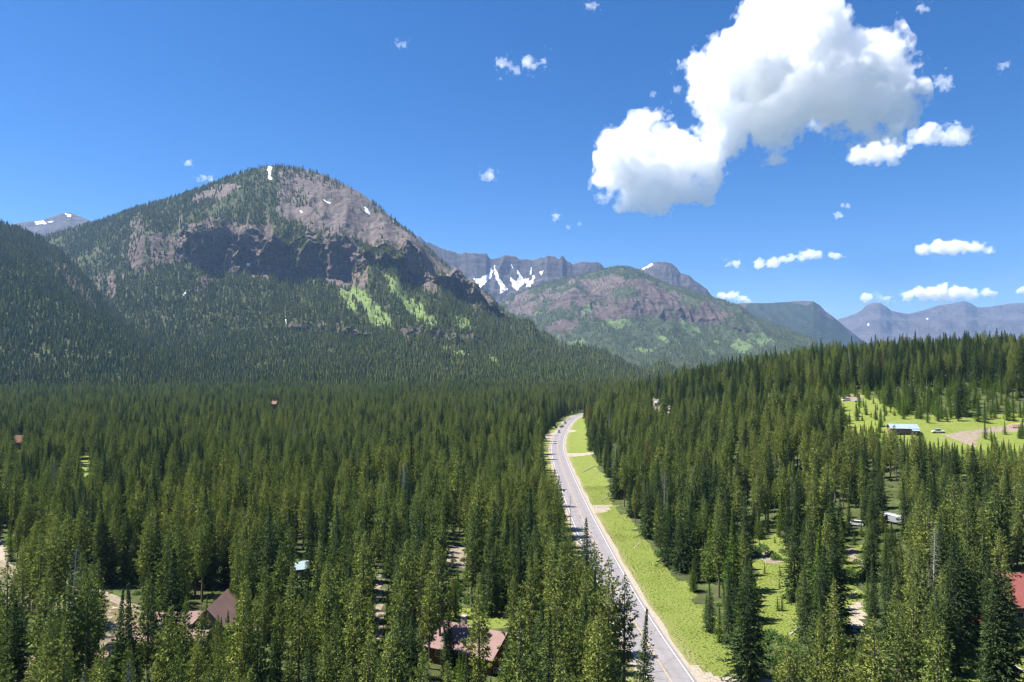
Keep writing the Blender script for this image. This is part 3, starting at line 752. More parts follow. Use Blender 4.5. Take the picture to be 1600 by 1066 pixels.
ridge_mountain('dark blue forested butte with a flat top at mid right', [(1080, 480, 8000), (1130, 476, 8000), (1160, 474, 8000), (1200, 473.5, 8000), (1230, 472, 8000), (1256, 470, 8000), (1272, 471, 8000), (1282, 477, 8000), (1290, 486, 7950), (1305, 497, 7900), (1320, 510, 7850), (1345, 530, 7800), (1375, 548, 7700), (1430, 566, 7600)],
               6000, 0, 1080, 1430, 220, 90, 40, 420, 150, m_far, 0, 0.9, jag=4, wood=[[(1060, 478), (1275, 474), (1284, 492), (1330, 522), (1440, 560), (1440, 620), (1060, 620)]])
ridge_mountain('bare grey summit with snow patches above the left spur', [(-60, 372, 6800), (0, 356, 6800), (25, 348, 6800), (60, 344, 6800), (80, 338, 6800), (95, 333, 6800), (106, 332, 6800), (120, 338, 6800), (145, 348, 6800), (200, 372, 6800)],
               5200, 600, -60, 200, 170, 70, 45, 300, 170, m_far, 0, 1.0, snow_polys=[[(54, 346), (68, 346), (72, 349), (56, 352)], [(102, 333), (111, 335), (110, 338), (104, 337)], [(74, 347), (84, 346), (82, 349)], [(134, 346), (141, 348), (138, 350)]], jag=2)
ridge_mountain('long blue layered range on the far right horizon', [(1270, 520, 14500), (1310, 499, 14500), (1335, 491, 14500), (1347, 485, 14500), (1356, 476, 14500), (1366, 473, 14500), (1376, 473, 14500), (1386, 479, 14500), (1394, 486, 14500), (1420, 491, 14500), (1440, 486, 14500), (1465, 478, 14500), (1490, 474, 14500), (1506, 470, 14500), (1518, 474, 14500), (1528, 480, 14500), (1550, 480, 14500), (1570, 476, 14500), (1590, 473, 14500), (1610, 474, 14500), (1680, 484, 14500), (1760, 480, 14500)],
               10500, 0, 1270, 1760, 330, 110, 95, 700, 190, m_far, 0, 1.1, jag=10, strata=26, back=4000, snow_polys=[[(1354, 507), (1359, 504), (1357, 509)], [(1446, 497), (1450, 497), (1449, 500)]])

# ------------------------------------------------------------------ conifers
def unit(v): return v / (np.linalg.norm(v, axis=-1, keepdims=True) + 1e-9)

def sprays(C, D, L, Wd, rng):
    """flat leaf-like quads: centre-root C, direction D, length L, width Wd"""
    n = len(C)
    side = unit(np.cross(D, unit(rng.normal(size=(n, 3)))))
    tip = C + D * L[:, None]; mid = C + D * (L * 0.45)[:, None]
    s = side * (Wd * 0.5)[:, None]
    V = np.stack([C, mid + s, tip, mid - s], 1).reshape(-1, 3)
    F = np.arange(4 * n).reshape(-1, 4)
    return V, F

def conifer(seed, h, kind):
    rng = np.random.default_rng(seed)
    wood = MB()
    lean = rng.normal(size=2) * 0.012 * h
    def axis_at(z): return np.array([lean[0] * (z / h) ** 2, lean[1] * (z / h) ** 2, z])
    r0 = 0.0115 * h + 0.03
    zs = np.linspace(0, 1, 6)
    for a, b_ in zip(zs[:-1], zs[1:]):
        wood.tube(axis_at(a * h), axis_at(b_ * h), r0 * (1 - a) + 0.02, r0 * (1 - b_) + 0.02, 6)
    if kind == 'pine': base, R = rng.uniform(0.18, 0.36), rng.uniform(0.112, 0.145) * h
    elif kind == 'spruce': base, R = rng.uniform(0.04, 0.09), rng.uniform(0.15, 0.185) * h
    elif kind == 'fir': base, R = rng.uniform(0.05, 0.12), rng.uniform(0.11, 0.13) * h
    elif kind == 'young': base, R = 0.05, rng.uniform(0.15, 0.18) * h
    else: base, R = 0.25, 0.09 * h
    step = {'pine': 0.50, 'spruce': 0.46, 'fir': 0.44, 'young': 0.34, 'dead': 0.7}[kind]
    Cs, Ds, Ls, Ws = [], [], [], []
    z = base * h
    phase = rng.random() * 6.28
    lop = rng.random() * 6.28
    while z < h * 0.985:
        t = (z - base * h) / (h * (1 - base))
        if kind in ('pine', 'dead'): r = R * min(1.0, (1 - t) * 1.75) ** 0.78 * min(1, 0.55 + t * 2.2)
        elif kind == 'young': r = R * (1 - t) ** 0.85 * min(1, 0.7 + t * 3)
        else: r = R * (1 - t) ** 0.74 * min(1, 0.75 + t * 3)
        nb = {'pine': 5, 'spruce': 7, 'fir': 7, 'young': 6, 'dead': 4}[kind]
        phase += 2.4
        for k in range(nb):
            a = phase + 6.283 * k / nb + rng.normal() * 0.25
            Lb = max(0.12, r * rng.uniform(0.62, 1.18) * (1 + 0.18 * math.cos(a - lop)))
            if kind == 'pine':
                if rng.random() < 0.16: continue
                if rng.random() < 0.1: Lb *= 1.25
            el = {'pine': 0.25 + 0.5 * t, 'spruce': -0.38 + 0.95 * t, 'fir': -0.25 + 0.8 * t, 'young': 0.1 + 0.6 * t, 'dead': -0.1}[kind] + rng.normal() * 0.12
            d0 = np.array([math.cos(a) * math.cos(el), math.sin(a) * math.cos(el), math.sin(el)])
            o = axis_at(z + rng.normal() * 0.12)
            if kind == 'dead' or Lb > 1.3:
                wood.add([o, o + d0 * Lb * 0.9, o + d0 * Lb * 0.02 + np.array([0, 0, 0.07])], [(0, 1, 2)])
            if kind == 'dead':
                for q in range(3):
                    f = rng.uniform(0.3, 0.9); dd = unit(d0 + rng.normal(size=3) * 0.6)
                    wood.add([o + d0 * Lb * f, o + d0 * Lb * f + dd * 0.7, o + d0 * Lb * f + np.array([0, 0, 0.04])], [(0, 1, 2)])
                continue
            if kind == 'pine':
                nt_ = max(1, int(Lb / 0.55)); fs = 1 - rng.random(nt_) ** 1.4 * 0.75
                per, l0, l1, w0, w1, spread = 10, 0.34, 0.80, 0.10, 0.20, 0.8
            else:
                nt_ = max(1, int(Lb / 0.42)); fs = np.linspace(0.22, 1.0, nt_) + rng.normal(size=nt_) * 0.05
                per, l0, l1, w0, w1, spread = 7, 0.38, 0.86, 0.10, 0.20, 0.62
            sc = h / 20 if kind != 'young' else h / 13
            for f in fs:
                c = o + d0 * Lb * f + np.array([0, 0, -0.12 * (f * Lb) ** 1.3 * (kind in ('spruce', 'fir')) * 0.35])
                dd = unit(d0[None] + rng.normal(size=(per, 3)) * spread * np.array([1, 1, 0.55 if kind != 'pine' else 0.9]))
                if kind == 'pine': dd[:, 2] += 0.25
                Cs.append(np.repeat(c[None], per, 0)); Ds.append(unit(dd))
                tp = 0.38 + 0.62 * (1 - t) ** 0.8
                Ls.append(rng.uniform(l0, l1, per) * max(0.75, sc) * tp); Ws.append(rng.uniform(w0, w1, per) * max(0.75, sc) * (0.45 + 0.55 * tp))
        z += step * (1.15 - 0.45 * t) * (h / 20 if h > 14 else 0.9)
    if kind == 'dead': return wood, None
    # dense inner foliage behind the outer sprays
    n = int(820 * (h / 20 if kind != 'young' else 0.6))
    t0 = rng.random(n) ** 1.25 * 0.93
    if kind == 'pine': r = R * np.minimum(1.0, (1 - t0) * 1.75) ** 0.78 * np.minimum(1, 0.5 + t0 * 2.2)
    else: r = R * (1 - t0) ** 0.74 * np.minimum(1, 0.75 + t0 * 3)
    a = rng.random(n) * 6.283; rr = r * np.sqrt(rng.random(n)) * 0.60
    zz = (base + (1 - base) * t0) * h
    Cs.append(np.stack([lean[0] * (zz / h) ** 2 + np.cos(a) * rr, lean[1] * (zz / h) ** 2 + np.sin(a) * rr, zz], 1))
    Ds.append(unit(np.stack([np.cos(a) * 0.8, np.sin(a) * 0.8, rng.normal(size=n) * 0.5], 1) + rng.normal(size=(n, 3)) * 0.5))
    Ls.append(rng.uniform(0.4, 0.85, n) * np.clip(r / R + 0.15, 0.3, 1) * max(0.6, R / 2.6)); Ws.append(rng.uniform(0.18, 0.36, n) * np.clip(r / R + 0.1, 0.25, 1) * max(0.6, R / 2.6))
    # leader
    C = np.array([axis_at(h * f) for f in np.linspace(0.95, 1.0, 7)]); D = unit(np.array([0, 0, 1.0]) + rng.normal(size=(7, 3)) * 0.25)
    Cs.append(C); Ds.append(D); Ls.append(np.full(7, 0.4)); Ws.append(np.full(7, 0.12))
    V, F = sprays(np.vstack(Cs), np.vstack(Ds), np.concatenate(Ls), np.concatenate(Ws), rng)
    return wood, (V, F)

FORMS = [('pine', 21, 'pine'), ('pine', 19, 'pine'), ('pine', 23, 'pine'), ('pine', 20, 'pine'), ('pine', 22, 'pine'), ('spruce', 22, 'spruce'), ('spruce', 19, 'spruce'), ('spruce', 24, 'spruce'), ('fir', 21, 'spruce'), ('fir', 23, 'spruce'),
         ('young', 9, 'young'), ('young', 11, 'young'), ('dead', 19, None), ('dead', 21, None), ('pine', 17, 'rusty')]
FORM = []
for i, (kind, h, mat) in enumerate(FORMS):
    wood, cr = conifer(100 + i, h, kind)
    wm = M['deadwood'] if kind == 'dead' else M['bark']
    trunk_me = mesh_from('trunk', wood.v, wood.f, [wm])
    crown_me = mesh_from('crown', cr[0], cr[1], [M[mat]]) if cr else None
    FORM.append(dict(kind=kind, h=h, trunk=trunk_me, crown=crown_me, rusty=(mat == 'rusty')))

def joined(f, name):
    """one mesh of trunk and crown, for the uncountable forest"""
    a = f['trunk']
    bm = bmesh.new(); bm.from_mesh(a)
    for fc in bm.faces: fc.material_index = 0
    k = len(bm.faces)
    if f['crown']: bm.from_mesh(f['crown'])
    bm.faces.ensure_lookup_table()
    for fc in bm.faces[k:]: fc.material_index = 1
    me = bpy.data.meshes.new(name); bm.to_mesh(me); bm.free()
    me.materials.append(a.materials[0])
    if f['crown']: me.materials.append(f['crown'].materials[0])
    return me

def far_conifer(seed, slim):
    rng = np.random.default_rng(seed); mb = MB(); z = 0.06
    tiers = 6
    for k in range(tiers):
        z0 = 0.06 + 0.86 * k / tiers; z1 = min(1.0, z0 + 0.30)
        r = slim * (1 - k / tiers) ** 0.85 * rng.uniform(0.85, 1.15)
        n = 9
        ring = []
        for i in range(n):
            a = 6.283 * (i + rng.uniform(-0.3, 0.3)) / n; rr = r * rng.uniform(0.45, 1.15)
            ring.append((math.cos(a) * rr, math.sin(a) * rr, z0 - 0.05 * rng.random() + (0.04 if i % 2 else 0)))
        mb.add([(0, 0, z1)] + ring, [(0, 1 + i, 1 + (i + 1) % n) for i in range(n)])
    return mesh_from('distant_conifer', mb.v, mb.f, [M['far']])

def source_collection(name, meshes):
    c = bpy.data.collections.new(name)
    for i, me in enumerate(meshes):
        c.objects.link(bpy.data.objects.new('%s_form_%s' % (name, 'abcdefghijklmnopqrstuvwxyz'[i]), me))
    return c

def instance_stuff(name, label, pts, scales, rots, idx, coll):
    """one object that carries a whole mass of alike plants"""
    me = bpy.data.meshes.new(name)
    pts = np.asarray(pts, np.float32)
    me.vertices.add(len(pts)); me.vertices.foreach_set('co', pts.ravel())
    sc = np.asarray(scales, np.float32)
    if sc.ndim == 1: sc = np.repeat(sc[:, None], 3, 1)
    a = me.attributes.new('size', 'FLOAT_VECTOR', 'POINT'); a.data.foreach_set('vector', sc.ravel())
    a = me.attributes.new('turn', 'FLOAT_VECTOR', 'POINT')
    rv = np.zeros((len(pts), 3), np.float32); rv[:, 2] = rots; rv[:, :2] = RNG.normal(size=(len(pts), 2)) * 0.02
    a.data.foreach_set('vector', rv.ravel())
    a = me.attributes.new('form', 'INT', 'POINT'); a.data.foreach_set('value', np.asarray(idx, np.int32))
    o = obj(name, me)
    ng = bpy.data.node_groups.new(name, 'GeometryNodeTree')
    ng.interface.new_socket('Geometry', in_out='INPUT', socket_type='NodeSocketGeometry')
    ng.interface.new_socket('Geometry', in_out='OUTPUT', socket_type='NodeSocketGeometry')
    gi, go = ng.nodes.new('NodeGroupInput'), ng.nodes.new('NodeGroupOutput')
    ci = ng.nodes.new('GeometryNodeCollectionInfo'); ci.inputs['Collection'].default_value = coll
    ci.inputs['Separate Children'].default_value = True; ci.inputs['Reset Children'].default_value = True
    ip = ng.nodes.new('GeometryNodeInstanceOnPoints'); ip.inputs['Pick Instance'].default_value = True
    def named(n, t):
        q = ng.nodes.new('GeometryNodeInputNamedAttribute'); q.data_type = t; q.inputs['Name'].default_value = n
        return q.outputs['Attribute']
    L = ng.links
    L.new(gi.outputs[0], ip.inputs['Points']); L.new(ci.outputs[0], ip.inputs['Instance'])
    L.new(named('form', 'INT'), ip.inputs['Instance Index'])
    e2r = ng.nodes.new('FunctionNodeEulerToRotation'); L.new(named('turn', 'FLOAT_VECTOR'), e2r.inputs[0]); L.new(e2r.outputs[0], ip.inputs['Rotation'])
    L.new(named('size', 'FLOAT_VECTOR'), ip.inputs['Scale'])
    L.new(ip.outputs[0], go.inputs[0])
    md = o.modifiers.new('plants', 'NODES'); md.node_group = ng
    return tag(o, label, None, None, 'stuff')

# --- where the valley trees stand
def jitter_grid(x0, x1, y0, y1, s, rng):
    X, Y = np.meshgrid(np.arange(x0, x1, s), np.arange(y0, y1, s))
    X = X + rng.uniform(-0.48, 0.48, X.shape) * s; Y = Y + rng.uniform(-0.48, 0.48, Y.shape) * s
    return X.ravel(), Y.ravel()
rng = np.random.default_rng(5)
xa, ya = jitter_grid(-330, 330, 62, 330, 5.5, rng)
xb, yb = jitter_grid(-1150, 1150, 330, 1420, 6.1, rng)
tx, ty = np.concatenate([xa, xb]), np.concatenate([ya, yb])
keep = (np.abs(tx) < 0.88 * ty + 35)
thin = fbm(tx / 60, ty / 60, octaves=3, seed=120)
keep &= rng.random(len(tx)) < np.clip(0.95 + 0.5 * thin, 0.5, 1.0)
tx, ty = tx[keep], ty[keep]
tz = ground_z(tx, ty)
rd = polydist(tx, ty, ROADC[::3]); cd = polydist(tx, ty, CREEK[::2])
keep = (rd > np.where(tx < 24, 11.8, 11.0)) & (cd > 7.0)
tx, ty, tz, rd = tx[keep], ty[keep], tz[keep], rd[keep]
nt_ = len(tx)
# height and species
spp = fbm(tx / 45, ty / 45, octaves=3, seed=122) + rng.normal(size=nt_) * 0.55
right = tx > 20 + 0.03 * ty
th = np.clip(rng.normal(19.6, 3.4, nt_) + 2.5 * fbm(tx / 50, ty / 50, seed=123), 9, 28)
th = np.where(rng.random(nt_) < 0.14, th * rng.uniform(0.45, 0.75, nt_), th)
kind = np.where(spp > np.where(tz > 18, 0.0, 0.38), 1, 0)                                  # 0 pine, 1 spruce or fir
r5 = rng.random(nt_)
form = np.where(kind == 0, rng.integers(0, 5, nt_), 5 + rng.integers(0, 5, nt_))
form = np.where((kind == 0) & (r5 < 0.016), 12 + rng.integers(0, 2, nt_), form)
form = np.where((kind == 0) & (r5 > 0.9985), 14, form)
# belt of young trees on the hillside below the ridge
qx, qy = pix(np.stack([tx, ty, tz], -1))
belt = inpoly(qx, qy, [(1180, 630), (1250, 615), (1400, 608), (1500, 606), (1640, 602), (1640, 668), (1440, 672), (1400, 650), (1345, 630), (1300, 640), (1180, 675)])
sel = belt & (rng.random(nt_) < 0.9)
form = np.where(sel, 10 + rng.integers(0, 2, nt_), form); th = np.where(sel, rng.uniform(6.5, 12.5, nt_), th)
md_ = np.full(nt_, 99.0)
for q_ in MEADOWS[:4] + [VERGE]: md_ = np.minimum(md_, polydist(tx, ty, list(q_) + [q_[0]]))
edge_ = (md_ < 9) & (rng.random(nt_) < 0.75) & ~sel
form = np.where(edge_, np.array([5, 6, 7, 8, 9, 10, 11, 6])[rng.integers(0, 8, nt_)], form)
th = np.where(edge_ & (rng.random(nt_) < 0.45), th * rng.uniform(0.35, 0.7, nt_), th)
# keep the open places open
def blocks_view(x, y, z, h):
    """does a tree stand in, or in front of, an open place of the photo?"""
    hit = np.zeros(len(x), bool)
    for fr in (0.0, 0.15, 0.3, 0.45, 0.6, 0.72, 0.84, 0.97):
        ax, ay = pix(np.stack([x, y, z + h * fr], -1))
        wd = 0.10 * h * (1 - fr) ** 0.6 * FPX / y
        for q in CLEAR_PIX:
            hit |= inpoly(ax, ay, q)
            if fr < 0.9: hit |= inpoly(ax - wd * 0.8, ay, q) | inpoly(ax + wd * 0.8, ay, q)
    return hit
bad = blocks_view(tx, ty, tz, th)
for lo_, hi_ in ((0.62, 0.8), (0.4, 0.55), (0.2, 0.35)):       # younger trees where tall ones would not fit
    c_ = np.nonzero(bad)[0]
    h_ = 21 * rng.uniform(lo_, hi_, len(c_))
    ok_ = ~blocks_view(tx[c_], ty[c_], tz[c_], h_)
    c_, h_ = c_[ok_], h_[ok_]
    th[c_] = h_; bad[c_] = False
    form[c_] = np.where(h_ < 11, 10 + rng.integers(0, 2, len(c_)), form[c_])
MEAD_ALL = MEADOWS[:3]
# low young trees may stand in the meadows
T = np.stack([tx, ty, tz, th, form], 1)[~bad]
mx_, my_ = [], []
for q, n_, hh in ((MEADOWS[0], 13, (1.2, 4.0)), (MEADOWS[1], 14, (1.5, 5.5)), (MEADOWS[2], 14, (2, 6)), (MEADOWS[4], 95, (2.5, 9))):
    q_ = np.array(q); c_ = 0
    while c_ < n_:
        a, b_ = rng.uniform(q_[:, 0].min(), q_[:, 0].max()), rng.uniform(q_[:, 1].min(), q_[:, 1].max())
        ga, gb = pix(np.array([a, b_, float(ground_z(a, b_))]))
        if inpoly(ga, gb, [(1385, 650), (1448, 650), (1600, 655), (1600, 676), (1535, 682), (1540, 702), (1495, 702), (1470, 690), (1450, 705), (1385, 705)]): continue
        if inpoly(a, b_, q): T = np.vstack([T, [a, b_, float(ground_z(a, b_)), rng.uniform(*hh), 10 + rng.integers(0, 2)]]); c_ += 1
def planted(px, ytop, h, form):
    """a tree whose tip shows at a photo pixel, standing on the ground"""
    d = 1067 * (CAM_Z - h) / (ytop - HORIZON)
    for _ in range(6):
        x = (px - 800) / FPX * d; d = 1067 * (CAM_Z - h - float(ground_z(x, d))) / (ytop - HORIZON)
    x = (px - 800) / FPX * d
    return [x, d, float(ground_z(x, d)), h, form]
HAND = [(1000, 946, 20, 8), (973, 892, 21, 0), (949, 866, 24, 1), (931, 842, 23, 2), (915, 806, 22, 6), (1163, 868, 23, 7), (750, 892, 24, 0), (212, 902, 22, 9), (193, 917, 20, 8), (239, 887, 22, 4), (276, 850, 24, 5), (320, 940, 17, 3),
        (655, 893, 16, 12), (1452, 818, 20, 12), (540 + 350, 770, 15, 13), (1228, 984, 16, 1), (1296, 900, 21, 4), (1180, 955, 9, 10), (1106, 905, 11, 6), (1120, 940, 8, 10), (1100, 925, 6, 11), (768, 1050, 6, 10), (1555, 860, 25, 7), (1543, 890, 22, 5), (1248, 880, 15, 3), (1237, 800, 21, 5),
        (1180 - 60, 795, 22, 2), (1030, 765, 20, 3), (1045, 770, 21, 6)]
HANDROWS = np.array([planted(*q) for q in HAND])
# make room round the hand-set trees
dd = np.min(np.hypot(T[:, None, 0] - HANDROWS[None, :, 0], T[:, None, 1] - HANDROWS[None, :, 1]), 1)
T = np.vstack([HANDROWS, T[dd > 3.0]])
NHAND = len(HANDROWS)

# --- which of them show largest in the picture
RW, RH = 800, 533
topx, topy = pix(np.stack([T[:, 0], T[:, 1], T[:, 2] + T[:, 3]], -1)); basx, basy = pix(T[:, :3])
buf = np.full((RH, RW), -1, np.int32)
order = np.argsort(T[:, 1])
order = order[T[order, 1] < 330]
for i in order:
    fk = FORM[int(T[i, 4])]['kind']
    wr = {'pine': 0.10, 'spruce': 0.12, 'fir': 0.08, 'young': 0.16, 'dead': 0.03}[fk]
    w = wr * T[i, 3] * FPX / T[i, 1] / 2
    x0, yt, yb = topx[i] / 2, topy[i] / 2, basy[i] / 2
    if fk == 'pine': yb = yt + (yb - yt) * 0.75
    for yy in range(max(0, int(yt)), min(RH, int(yb) + 1)):
        f = (yy - yt) / max(1, yb - yt)
        ww = w * min(1, f * (1.7 if fk == 'pine' else 1.05) + 0.05)
        a, b_ = max(0, int(x0 - ww)), min(RW, int(x0 + ww) + 1)
        if a < b_:
            row = buf[yy, a:b_]; row[row < 0] = i
vis = np.bincount(buf[buf >= 0], minlength=len(T))
pick = np.zeros(len(T), bool)
kinds = np.array([FORM[int(f)]['kind'] for f in T[:, 4]])
rusty = np.array([FORM[int(f)]['rusty'] for f in T[:, 4]])
for ks, lim in ((('pine',), 285), (('spruce', 'fir'), 285), (('young',), 40), (('dead',), 25)):
    c = np.nonzero(np.isin(kinds, ks) & (vis > 14))[0]
    c = c[np.argsort(-vis[c])][:lim]
    pick[c] = True
for i in range(NHAND): pick[i] = vis[i] > 6

# --- the countable trees, one by one
LANDMARKS = []      # filled below: (photo x, photo y, name)
LANDMARKS = [(752, 1000, 'the pink-roofed log cabin'), (310, 965, 'the pink-roofed lodge'), (190, 945, 'the brown creek'), (468, 872, 'the small blue-roofed hut'), (593, 955, 'the dirt track'), (1570, 925, 'the red-roofed house'),
             (1215, 930, 'the small clearing'), (1337, 930, 'the gravel driveway'), (1397, 795, 'the silver trailer'), (1420, 668, 'the hillside shed'), (714, 870, 'the bare dirt patch'), (5, 875, 'the gravel bar'), (980, 960, 'the near road'), (905, 800, 'the straight road')]
SPECIES = {'pine': 'lodgepole pine', 'spruce': 'dark spruce', 'fir': 'slim fir', 'young': 'bright green young pine', 'dead': 'bare grey dead tree'}
NAME = {'pine': 'pine_tree', 'spruce': 'spruce_tree', 'fir': 'fir_tree', 'young': 'young_pine_tree', 'dead': 'dead_tree'}
CATG = {'pine': 'pine tree', 'spruce': 'spruce tree', 'fir': 'fir tree', 'young': 'young pine', 'dead': 'dead tree'}
HANDLABEL = {0: 'slim fir standing alone against the asphalt near the bottom edge', 1: 'tall pine with its crown against the near stretch of road', 2: 'slim fir beside the road, behind two lone roadside trees',
             5: 'big full spruce at the right edge of the verge by the small clearing', 6: 'tall pine standing in front of the pink roof of the log cabin', 9: 'tall grey-green pine just right of the brown creek',
             12: 'bare grey dead tree between the dirt track and the log cabin', 13: 'bleached dead tree above the gravel driveway among tall pines', 14: 'thin dead snag sticking up beside the straight stretch of road'}
picked = np.nonzero(pick)[0]
def describe(i):
    if i in HANDLABEL: return HANDLABEL[i]
    k = kinds[i]; cx, cy = topx[i], (topy[i] + min(basy[i], H0)) / 2
    h = T[i, 3]
    size = ('towering' if h > 23.5 else 'tall' if h > 19.5 else 'mid-size' if h > 14.5 else 'short') if k not in ('young',) else ('knee-high' if h < 1.5 else 'small' if h < 5 else 'half-grown')
    best = min(LANDMARKS, key=lambda q: math.hypot(q[0] - cx, (q[1] - cy) * 1.3))
    dx, dy = cx - best[0], cy - best[1]
    dist = math.hypot(dx, dy)
    rel = ('left of' if dx < 0 else 'right of') if abs(dx) > abs(dy) else ('behind' if dy < 0 else 'in front of')
    near_ = 'just ' if dist < 45 else 'a little ' if dist < 110 else 'well ' if dist < 190 else 'far '
    sp = 'rust-brown dying pine' if rusty[i] else SPECIES[k]
    return '%s %s %s%s %s' % (size, sp, near_, rel, best[2])
labels = {i: describe(i) for i in picked}
groups_by = {}
for i in picked: groups_by.setdefault(labels[i], []).append(i)
ORD = ['leftmost', 'second from left', 'third from left', 'fourth from left', 'fifth from left', 'sixth from left', 'seventh from left', 'eighth from left', 'ninth from left', 'tenth from left', 'eleventh from left', 'twelfth from left']
for lab, ids in groups_by.items():
    if len(ids) > 1:
        ids.sort(key=lambda i: topx[i])
        for n_, i in enumerate(ids):
            w = 'rightmost' if n_ == len(ids) - 1 else ORD[n_] if n_ < len(ORD) else 'tip at %s row' % n_
            if n_ < len(ORD) or n_ == len(ids) - 1: labels[i] = lab + ', ' + w
GRP = {'pine': 'lodgepole pines of the near forest', 'spruce': 'spruces of the near forest', 'fir': 'slim firs of the near forest', 'young': 'young pines in the clearings', 'dead': 'dead standing trees'}
for i in picked:
    x, y, z, h, f = T[i]; F = FORM[int(f)]; k = F['kind']; s = h / F['h']
    e = bpy.data.objects.new(NAME[k], None); COL.objects.link(e)
    e.empty_display_size = 0.5
    e.location = (x, y, z - 0.15); wv = s * (0.9 + 0.2 * random.random()) if h > 12 else s
    e.scale = (wv, wv, s); e.rotation_euler = (random.gauss(0, 0.012), random.gauss(0, 0.012), random.random() * 6.28)
    tag(e, labels[i], 'pine tree' if F['rusty'] else CATG[k], GRP[k])
    a = bpy.data.objects.new('trunk', F['trunk']); COL.objects.link(a); a.parent = e
    if F['crown']:
        c = bpy.data.objects.new('crown', F['crown']); COL.objects.link(c); c.parent = e

# --- the uncountable rest
rest = T[~pick]
src = source_collection('valley_conifer', [joined(f, 'valley_conifer') for f in FORM])
fh = np.array([f['h'] for f in FORM])[rest[:, 4].astype(int)]
s = rest[:, 3] / fh; wv = s * rng.uniform(0.88, 1.12, len(s))
instance_stuff('valley_forest', 'dense conifer forest covering the valley floor and right hillside', rest[:, :3] - [0, 0, 0.15], np.stack([wv, wv, s], 1), rng.uniform(0, 6.28, len(s)), rest[:, 4].astype(int), src)
srcf = source_collection('distant_conifer', [far_conifer(300 + i, sl) for i, sl in enumerate((0.16, 0.19, 0.14, 0.175))])
for (Q, h), nm, lab in zip(FAR_TREES, ('mountain_forest', 'spur_forest', 'far_slope_forest'), ('conifer forest clothing the foot and left flank of the big peak', 'dark conifer forest on the left spur', 'conifer forest on the slopes of the middle mountain')):
    wv = h * rng.uniform(0.9, 1.35, len(h))
    instance_stuff(nm, lab, Q - [0, 0, 0.4], np.stack([wv, wv, h], 1), rng.uniform(0, 6.28, len(h)), rng.integers(0, 4, len(h)), srcf)
print('TREES', len(T), 'picked', pick.sum(), 'far', [len(q) for q, _ in FAR_TREES], {k: int((kinds[pick] == k).sum()) for k in set(kinds)})

# ------------------------------------------------------------------ shrubs and grass
def bush(seed):
    r = np.random.default_rng(seed); n = 260
    c = unit(r.normal(size=(n, 3))) * (r.random((n, 1)) ** 0.4) * np.array([0.5, 0.5, 0.42]); c[:, 2] = np.abs(c[:, 2]) + 0.1
    V, F = sprays(c, unit(c + r.normal(size=(n, 3)) * 0.4), r.uniform(0.10, 0.22, n), r.uniform(0.06, 0.11, n), r)
    return mesh_from('shrub', V, F, [M['shrub']])
def tuft(seed):
    r = np.random.default_rng(seed); n = 26
    c = np.zeros((n, 3)); c[:, :2] = r.normal(size=(n, 2)) * 0.22
    d = unit(np.stack([r.normal(size=n) * 0.45, r.normal(size=n) * 0.45, np.ones(n)], 1))
    V, F = sprays(c, d, r.uniform(0.22, 0.5, n), r.uniform(0.05, 0.10, n), r)
    return mesh_from('grass_tuft', V, F, [M['grassblade']])
src = source_collection('undergrowth_shrub', [bush(k) for k in (1, 2, 3)])
bx, by = jitter_grid(-200, 260, 75, 330, 6.0, rng)
k = (np.abs(bx) < 0.85 * by + 10) & (polydist(bx, by, ROADC[::3]) > 11) & (rng.random(len(bx)) < 0.45) & (meadow_mask(bx, by) < 0.5)
extra = []
for c_, n_, r_ in (((1205, 868), 16, 5), ((1195, 1005), 14, 3), ((1215, 1030), 12, 4), ((200, 908), 22, 6), ((1330, 900), 14, 4), ((728, 935), 10, 5), ((1180, 830), 9, 5), ((1060, 868), 7, 3), ((1560, 1020), 12, 6), ((120, 742), 10, 8), ((860, 668), 10, 6)):
    P_ = spot(*c_); extra += [(P_[0] + rng.normal() * r_, P_[1] + rng.normal() * r_) for _ in range(n_)]
extra = np.array(extra); bx = np.concatenate([bx[k], extra[:, 0]]); by = np.concatenate([by[k], extra[:, 1]])
sz = np.concatenate([rng.uniform(0.7, 2.0, int(k.sum())), rng.uniform(1.6, 3.6, len(extra))])
instance_stuff('undergrowth', 'low green willow and shrub undergrowth between the trees', np.stack([bx, by, ground_z(bx, by) - 0.1], 1), sz, rng.uniform(0, 6.28, len(bx)), rng.integers(0, 3, len(bx)), src)
src = source_collection('meadow_grass', [tuft(k) for k in (1, 2, 3)])
gx_, gy_ = jitter_grid(5, 130, 100, 330, 0.7, rng)
k = (meadow_mask(gx_, gy_) > 0.5) & (polydist(gx_, gy_, ROADC[::3]) > 6.3)
hx_, hy_ = jitter_grid(5, 290, 330, 480, 2.2, rng)
ix_, iy_ = jitter_grid(-30, 5, 140, 185, 1.2, rng); k3 = meadow_mask(ix_, iy_) > 0.5
k2 = (meadow_mask(hx_, hy_) > 0.5) & (polydist(hx_, hy_, ROADC[::3]) > 6.3)
ux, uy = np.concatenate([gx_[k], hx_[k2], ix_[k3]]), np.concatenate([gy_[k], hy_[k2], iy_[k3]])
gs = rng.uniform(0.25, 0.55, len(ux)) * (1 + 0.5 * fbm(ux / 6, uy / 6, seed=140))
instance_stuff('meadow_grass', 'bright green grass of the road verge and clearings', np.stack([ux, uy, ground_z(ux, uy) - 0.02], 1), gs, rng.uniform(0, 6.28, len(ux)), rng.integers(0, 3, len(ux)), src)

